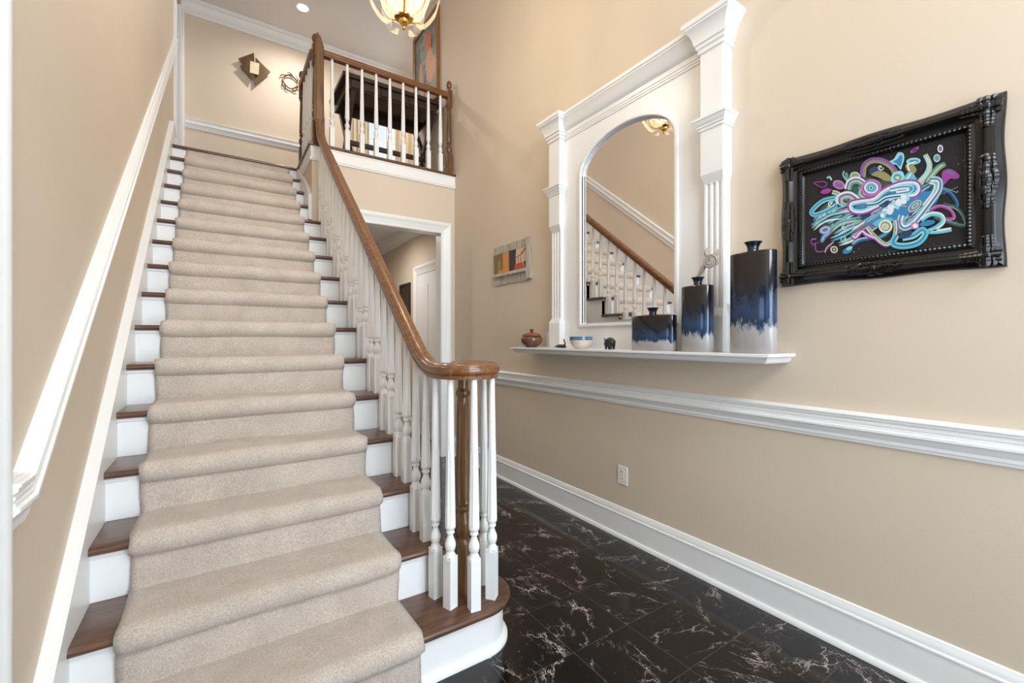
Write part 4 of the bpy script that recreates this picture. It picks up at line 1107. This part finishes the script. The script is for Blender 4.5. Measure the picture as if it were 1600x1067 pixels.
# --- small weathered plank picture
PY0, PY1, PZ0, PZ1 = 2.905, 3.485, 1.745, 2.098
WPL = simple('weathered_board', (190, 182, 170), 0.7, noise=0.35, scale=18)
WPL2 = wood('streaked_board', (120, 116, 112), (214, 206, 192), 'z', 0.7, 18, 5, 0)
SP = thing('plank_picture', (XR, 3.19, PZ0), 'small rustic picture on whitewashed boards with an orange photo', 'picture')
wd = (PY1 - PY0) / 8
for k in range(8): obj('board', box(XR - .012, XR - .001, PY0 + wd * k + .001, PY0 + wd * (k + 1) - .001, PZ0 + (.0 if k % 2 else .004), PZ1 - (.004 if k % 3 else 0)), WPL2, SP)
obj('batten', box(XR - .03, XR - .012, PY0, PY0 + .055, PZ0 + .01, PZ1), WPL2, SP)
obj('ledge', box(XR - .034, XR - .012, PY0 + .055, PY1 + .005, PZ0 + .075, PZ0 + .10), WPL, SP)
ph_ = MB()
def rect(mb, y0, y1, z0, z1, x, col): mb.add([(x, y0, z0), (x, y1, z0), (x, y1, z1), (x, y0, z1)], [(0, 1, 2, 3)], lin(col))
def spx(u, v):   # 915x1067 view of the small picture
    q = px_on_x(755 + u / 10.167, 355 + v / 10.167, XR - .0145); return (q[1], q[2])
def poly(mb, pts, x, col): mb.add([(x,) + spx(*p) for p in pts], [tuple(range(len(pts)))], lin(col))
x0 = XR - .0145
poly(ph_, [(165, 455), (405, 375), (410, 735), (175, 795)], x0, (122, 98, 52))
poly(ph_, [(310, 410), (405, 380), (410, 735), (315, 765)], x0 - .0003, (206, 140, 66))
poly(ph_, [(235, 690), (310, 670), (312, 765), (240, 785)], x0 - .0004, (196, 138, 62))
poly(ph_, [(230, 540), (275, 525), (275, 670), (235, 685)], x0 - .0004, (150, 130, 84))
poly(ph_, [(412, 375), (695, 295), (700, 675), (415, 735)], x0, (52, 38, 34))
poly(ph_, [(525, 345), (690, 300), (690, 500), (640, 560), (520, 590), (515, 470)], x0 - .0003, (206, 186, 168))
poly(ph_, [(500, 590), (640, 545), (665, 680), (490, 715)], x0 - .0005, (186, 74, 30))
for (a, b_, w) in (((510, 490), (600, 430), 16), ((600, 430), (690, 310), 22), ((555, 480), (560, 590), 9), ((600, 450), (590, 570), 9), ((690, 440), (610, 560), 12), ((640, 560), (660, 670), 12)):
    dx, dy = b_[0] - a[0], b_[1] - a[1]; l = math.hypot(dx, dy); nx, ny = -dy / l * w / 2, dx / l * w / 2
    poly(ph_, [(a[0] + nx, a[1] + ny), (b_[0] + nx, b_[1] + ny), (b_[0] - nx, b_[1] - ny), (a[0] - nx, a[1] - ny)], x0 - .0008, (170, 66, 28) if w != 12 else (214, 180, 160))
vcol_obj('photo_print', ph_, PAINT, SP)
# --- outlet
OU = thing('wall_outlet', (XR, 1.937, .340), 'white electrical outlet above the tall baseboard', 'outlet')
obj('cover_plate', box(XR - .007, XR, 1.897, 1.977, .335, .452), PLASTIC, OU, bevel=.003)
for z in (.372, .416):
    rc = obj('receptacle', MB().lathe([(.0165, 0), (.0165, .002), (.002, .002)], (0, 0, 0), 16), PLASTIC, OU, True)
    rc.rotation_euler = (0, -PI / 2, 0); rc.location = Vector((XR - .007, 1.937, z)) - root_loc(OU)
    rc.data.transform(Matrix.Translation(root_loc(OU)))
    for dy in (-.006, .006): obj('slot', box(XR - .0098, XR - .0088, 1.937 + dy - .0012, 1.937 + dy + .0012, z - .001, z + .008), DARK, OU)
# --- tall painting in the upper hall
UP = thing('framed_painting', (XR, 5.09, 4.05), 'tall painting of orange shapes in a brown wooden frame upstairs', 'painting')
uy0, uy1, uz0, uz1 = 4.715, 5.47, 4.05, 5.13
for (a, b_, c, d) in ((uy0, uy0 + .06, uz0, uz1), (uy1 - .06, uy1, uz0, uz1), (uy0 + .06, uy1 - .06, uz0, uz0 + .06), (uy0 + .06, uy1 - .06, uz1 - .06, uz1)):
    obj('frame_side', box(XR - .045, XR - .001, a, b_, c, d), GOLDW, UP, bevel=.008)
UCAN = simple('grey_green_paint', (132, 142, 136), 0.6, noise=0.45, scale=9)
obj('canvas', box(XR - .02, XR - .004, uy0 + .055, uy1 - .055, uz0 + .055, uz1 - .055), UCAN, UP)
ua = MB()
def ublob(cy, cz, ry, rz, col, k, seed):
    r_ = random.Random(seed); n = 16; P = []
    for i in range(n):
        a = 2 * PI * i / n; q = r_.uniform(.85, 1.12); P.append((XR - .0205 - .0003 * k, min(uy1 - .06, max(uy0 + .06, cy + ry * q * math.cos(a))), min(uz1 - .06, max(uz0 + .06, cz + rz * q * math.sin(a)))))
    ua.add(P, [tuple(range(n))], lin(col))
for i, (cy, cz, ry, rz, col) in enumerate(((4.95, 4.80, .07, .13, (60, 62, 66)), (5.33, 4.7, .06, .25, (96, 104, 108)), (4.85, 4.3, .10, .2, (104, 132, 116)), (5.02, 4.87, .10, .14, (206, 104, 44)), (5.0, 4.63, .10, .15, (206, 144, 104)), (5.24, 4.55, .055, .16, (200, 136, 96)),
                                            (4.93, 4.50, .12, .17, (204, 136, 92)), (5.2, 4.28, .05, .2, (214, 160, 120)), (5.05, 4.2, .06, .1, (210, 150, 110)), (5.12, 4.42, .03, .10, (70, 74, 74)))): ublob(cy, cz, ry, rz, col, i, i)
vcol_obj('painted_shapes', ua, PAINT, UP)
# --- framed picture in the back hall
HP = thing('hall_picture', (2.19, 6.0, 1.5), 'small dark framed picture on the back hall wall', 'picture')
obj('frame_side', MB().box(2.165, 2.189, 5.80, 5.83, 1.5, 2.03).box(2.165, 2.189, 6.17, 6.20, 1.5, 2.03).box(2.165, 2.189, 5.83, 6.17, 1.5, 1.53).box(2.165, 2.189, 5.83, 6.17, 2.0, 2.03), DARK, HP)
obj('print', box(2.176, 2.188, 5.83, 6.17, 1.53, 2.0), DESKW, HP)

# ------------------------------------------------------------------ upper hall things
# desk with crossed legs behind the balcony railing
DK = thing('crossleg_desk', (1.55, 4.95, ZL), 'dark walnut desk with crossed legs behind the balcony railing', 'desk')
dx0, dx1, dy0, dy1, dz = 1.03, 2.105, 4.60, 5.27, 3.90
obj('desk_top', box(dx0, dx1, dy0, dy1, dz, dz + .045), DESKW, DK, bevel=.006)
obj('apron', box(dx0 + .05, dx1 - .05, dy0 + .03, dy0 + .05, dz - .10, dz), DESKW, DK)
obj('apron', box(dx0 + .05, dx1 - .05, dy1 - .05, dy1 - .03, dz - .10, dz), DESKW, DK)
for x in (dx0 + .05, dx1 - .07): obj('apron', box(x, x + .02, dy0 + .05, dy1 - .05, dz - .10, dz), DESKW, DK)
for k in range(3):
    a = dx0 + .085 + k * .305
    obj('drawer', box(a, a + .29, dy0 + .015, dy0 + .33, dz - .085, dz - .008), DESKW, DK, bevel=.003)
for x in (dx0 + .09, dx1 - .11):
    for s_ in (1, -1):
        ya_, yb_ = (dy0 + .07, dy1 - .07) if s_ > 0 else (dy1 - .07, dy0 + .07)
        w = .030
        obj('leg', MB().loft([[(x, ya_ - w, ZL), (x + .045, ya_ - w, ZL), (x + .045, ya_ + w, ZL), (x, ya_ + w, ZL)], [(x, yb_ - w, dz - .09), (x + .045, yb_ - w, dz - .09), (x + .045, yb_ + w, dz - .09), (x, yb_ + w, dz - .09)]]), DESKW, DK)
obj('stretcher', box(dx0 + .13, dx1 - .10, 4.915, 4.955, 3.355, 3.40), DESKW, DK)
BXM = simple('tan_box', (196, 170, 134), 0.6)
bb = obj('small_box', box(1.10, 1.135, 4.62, 4.66, dz + .045, dz + .085), BXM, None, bevel=.003); tag(bb, 'tiny tan box on the dark walnut desk', 'box')
# curtains beside the hall window
CURT = simple('cream_curtain', (222, 208, 182), 0.8)
def curtain(x0, x1, z0, z1, y, label):
    prof = []; n = 28
    for k in range(n + 1):
        t = k / n; prof.append((x0 + (x1 - x0) * t, y + .022 * math.sin(t * 2 * PI * 4.5)))
    m = MB().loft([[(x, yy, z) for x, yy in prof] + [(x, yy + .004, z) for x, yy in reversed(prof)] for z in (z0, z1)])
    o = obj('curtain_panel', m, CURT, None, True); return tag(o, label, 'curtain', 'curtains of the upper hall window')
curtain(2.30, 2.75, ZL + .02, 5.1, YF - .06, 'cream curtain panel on the far side of the hall window')
curtain(1.66, 1.90, ZL + .02, 5.1, YF - .06, 'narrow cream curtain panel between the window and chair rail')
# wall sculptures on the end wall
WS = thing('wall_sculpture', (.4, YF, 4.68), 'geometric brown metal wall sculpture with a cream square', 'wall art')
def far_px(u, v, y):
    k = (u - 800) / FPX; m_ = (HOR - v) / FPX; r = (math.sin(TH) + k * math.cos(TH), math.cos(TH) - k * math.sin(TH), m_); q = y / r[1]; return (r[0] * q, r[2] * q + EYE)
def plate(pts, y0, y1, mat, name):
    P = [far_px(360 + u / 10.67, 60 + v / 10.67, y0) for u, v in pts]; n = len(P)
    vs = [(x, y0, z) for x, z in P] + [(x, y1, z) for x, z in P]
    return obj(name, MB().add(vs, [tuple(range(n)), tuple(range(2 * n - 1, n - 1, -1))] + [(i, (i + 1) % n, n + (i + 1) % n, n + i) for i in range(n)]), mat, WS)
plate([(132, 332), (393, 238), (400, 350), (400, 600), (380, 690), (165, 455), (228, 415)], YF - .075, YF - .060, BRONZE, 'metal_plate')
plate([(418, 315), (668, 560), (410, 775), (405, 600), (420, 380)], YF - .06, YF - .045, BRONZE, 'metal_plate')
plate([(330, 375), (485, 418), (470, 608), (322, 570)], YF - .085, YF - .077, CREAM, 'cream_square')
obj('standoff', MB().tube([(.40, YF - .062, 4.90), (.40, YF, 4.90)], .012).tube([(.46, YF - .046, 4.86), (.46, YF, 4.86)], .012), DARK, WS)
RW = thing('ring_sculpture', (.83, YF, 4.76), 'round bronze branch ring hanging on the end wall', 'wall art')
rp = []; cx_, cz_ = far_px(360 + 998 / 10.67, 60 + 722 / 10.67, YF - .03)
for k in range(25):
    a = 2 * PI * k / 24; rp.append((cx_ + (.092 + .004 * math.sin(5 * a)) * math.cos(a), YF - .03 + .006 * math.sin(3 * a), cz_ + (.088 + .004 * math.cos(4 * a)) * math.sin(a)))
obj('ring', MB().tube(rp, .009, 8), BRONZE, RW, True)
for (a, l) in ((2.4, .07), (1.4, .06), (.5, .06), (-.4, .05), (-1.3, .06), (3.6, .05), (-2.2, .05)):
    p = Vector((cx_ + .095 * math.cos(a), YF - .03, cz_ + .09 * math.sin(a))); t = Vector((-math.sin(a), 0, math.cos(a))); o_ = Vector((math.cos(a), 0, math.sin(a)))
    obj('twig', MB().tube([p - t * .02, p + o_ * .022 + t * .01, p + o_ * .03 + t * l * .6, p + o_ * .015 + t * l], [.006, .007, .006, .003], 6), BRONZE, RW, True)
# bird ornament hanging on the end wall behind the newel
PARG = simple('green_feathers', (92, 120, 96), 0.6); PARY = simple('yellow_feathers', (196, 150, 52), 0.6)
bx_, bz_ = far_px(502, 172, YF - .03)
PB = thing('bird_ornament', (bx_, YF - .03, bz_ - .09), 'small yellow and green bird ornament on the wall beside the newel', 'ornament')
obj('bird_body', MB().sphere((bx_, YF - .03, bz_ - .02), .05, 12, 8, (.7, .6, 1.3)), PARY, PB, True)
obj('bird_head', MB().sphere((bx_ - .005, YF - .03, bz_ + .06), .033, 10, 8), PARG, PB, True)
obj('tail', MB().loft([[(bx_ - .012, YF - .034, bz_ - .06), (bx_ + .012, YF - .034, bz_ - .06), (bx_ + .012, YF - .026, bz_ - .06), (bx_ - .012, YF - .026, bz_ - .06)], [(bx_ + .01, YF - .034, bz_ - .13), (bx_ + .026, YF - .034, bz_ - .13), (bx_ + .026, YF - .026, bz_ - .13), (bx_ + .01, YF - .026, bz_ - .13)]]), PARG, PB)
# white and blue box standing on the landing behind the return railing
BLUEM = simple('blue_print', (86, 112, 168), 0.5); WPRINT = simple('pale_print', (206, 208, 208), 0.5, noise=0.1, scale=30)
LB = thing('landing_box', (.80, 4.66, ZL), 'pale box with a blue edge standing on the landing', 'box')
obj('box_body', box(.775, .83, 4.48, 4.80, ZL, ZL + .30), WPRINT, LB); obj('blue_edge', box(.773, .832, 4.45, 4.48, ZL, ZL + .30), BLUEM, LB)

# ------------------------------------------------------------------ lamps
def downlight(x, y, z, label, power):
    d = thing('recessed_downlight', (x, y, z), label, 'ceiling light', 'recessed ceiling downlights')
    obj('trim_ring', MB().lathe([(.058, -.002), (.078, -.006), (.082, 0), (.060, .0)], (x, y, z), 24), WHITE, d, True)
    obj('lens', MB().lathe([(.058, -.0075), (.02, -.0085), (.001, -.009)], (x, y, z), 20), LED, d)
    L = bpy.data.lights.new('downlight', 'SPOT'); L.energy = power; L.spot_size = 2.9; L.spot_blend = .9; L.shadow_soft_size = .05; L.color = (1.0, .955, .90)
    o = bpy.data.objects.new('downlight', L); COL.objects.link(o); o.parent = d; o.location = (0, 0, -.02)
    return d
downlight(.886, 6.155, ZC, 'recessed ceiling downlight glowing above the upper hall', 120)
downlight(2.9, 6.2, ZC, 'recessed ceiling downlight over the far end of the upper hall', 100)
downlight(1.45, 5.6, 2.76, 'recessed ceiling downlight in the back hall', 85)
# chandelier
CH = (.912, 2.531)
CD = thing('chandelier', (CH[0], CH[1], 3.09), 'brass chandelier with bent amber glass panels hanging over the stairs', 'chandelier')
def cyl(p): return MB().lathe(p, (CH[0], CH[1], 0), 24)
obj('finial', cyl([(.002, 3.090), (.010, 3.096), (.012, 3.105), (.006, 3.113), (.004, 3.118), (.022, 3.124), (.030, 3.135), (.030, 3.146), (.018, 3.155)]), BRASS, CD, True)
obj('bottom_plate', cyl([(.01, 3.152), (.052, 3.156), (.056, 3.162), (.050, 3.168), (.01, 3.172)]), BRASS, CD, True)
obj('stem', cyl([(.008, 3.17), (.008, 4.02), (.006, 4.03)]), BRASS, CD, True)
obj('crown_ring', cyl([(.06, 3.78), (.075, 3.79), (.075, 3.80), (.05, 3.83), (.008, 3.85)]), BRASS, CD, True)
NB = 6
def shell(z): # radius of the glass body against height
    pts = [(3.160, .050), (3.172, .080), (3.195, .108), (3.23, .129), (3.28, .146), (3.36, .165), (3.45, .172), (3.55, .162), (3.66, .125), (3.74, .090), (3.79, .070)]
    return pts
prof = shell(0)
for k in range(NB):
    a0 = 2 * PI * k / NB + .2; a1 = a0 + 2 * PI / NB
    rb = [(CH[0] + (r + .003) * math.cos(a0), CH[1] + (r + .003) * math.sin(a0), z) for z, r in prof]
    obj('rib', MB().tube(rb, .006, 6), BRASS, CD, True)
    rings = [[(CH[0] + r * math.cos(a0 + (a1 - a0) * j / 6), CH[1] + r * math.sin(a0 + (a1 - a0) * j / 6), z) for j in range(7)] for z, r in prof]
    obj('glass_panel', MB().loft(rings, closed=False, caps=False), AMBER, CD, True)
    # outer scroll of clear glass
    am = (a0 + a1) / 2; rad = Vector((math.cos(am), math.sin(am), 0)); tg = Vector((-math.sin(am), math.cos(am), 0)); base = Vector((CH[0], CH[1], 0))
    lp = [(.07, 3.135), (.095, 3.122), (.125, 3.135), (.155, 3.17), (.185, 3.22), (.205, 3.30), (.215, 3.42), (.21, 3.56)]
    wv = [.010, .020, .026, .030, .032, .034, .036, .03]
    rings = [[base + rad * r + tg * (-w) + Vector((0, 0, z)), base + rad * (r + .006) + Vector((0, 0, z)), base + rad * r + tg * w + Vector((0, 0, z)), base + rad * (r - .003) + Vector((0, 0, z))] for (r, z), w in zip(lp, wv)]
    obj('glass_scroll', MB().loft(rings), CLEAR, CD, True)
    ab = a0 + .45; q = (CH[0] + .075 * math.cos(ab), CH[1] + .075 * math.sin(ab))
    cn = obj('candle', MB().lathe([(.012, 3.22), (.012, 3.33), (.006, 3.335)], (q[0], q[1], 0), 12), WHITE, CD, True)
    obj('bulb', MB().lathe([(.006, 3.335), (.012, 3.35), (.016, 3.37), (.012, 3.395), (.004, 3.42), (.001, 3.425)], (q[0], q[1], 0), 12), BULB, cn, True)
    obj('candle_arm', MB().tube([(CH[0], CH[1], 3.20), (CH[0] + .04 * math.cos(ab), CH[1] + .04 * math.sin(ab), 3.195), (q[0], q[1], 3.22)], .005, 6), BRASS, CD, True)
ch_z = 4.02
while ch_z < ZC - .08:
    k = int(round((ch_z - 4.02) / .042))
    pts = [(CH[0] + (.010 * math.cos(t) if k % 2 else 0), CH[1] + (0 if k % 2 else .010 * math.cos(t)), ch_z + .021 + .026 * math.sin(t)) for t in [2 * PI * j / 10 for j in range(11)]]
    obj('chain_link', MB().tube(pts, .0028, 5), BRASS, CD, True); ch_z += .042
obj('ceiling_canopy', cyl([(.01, ZC - .07), (.05, ZC - .05), (.065, ZC - .01), (.065, ZC)]), BRASS, CD, True)
PL = bpy.data.lights.new('chandelier_bulbs', 'POINT'); PL.energy = 52; PL.shadow_soft_size = .11; PL.color = (1.0, .965, .93)
po = bpy.data.objects.new('chandelier_bulbs', PL); COL.objects.link(po); po.parent = CD; po.location = (0, 0, .29)
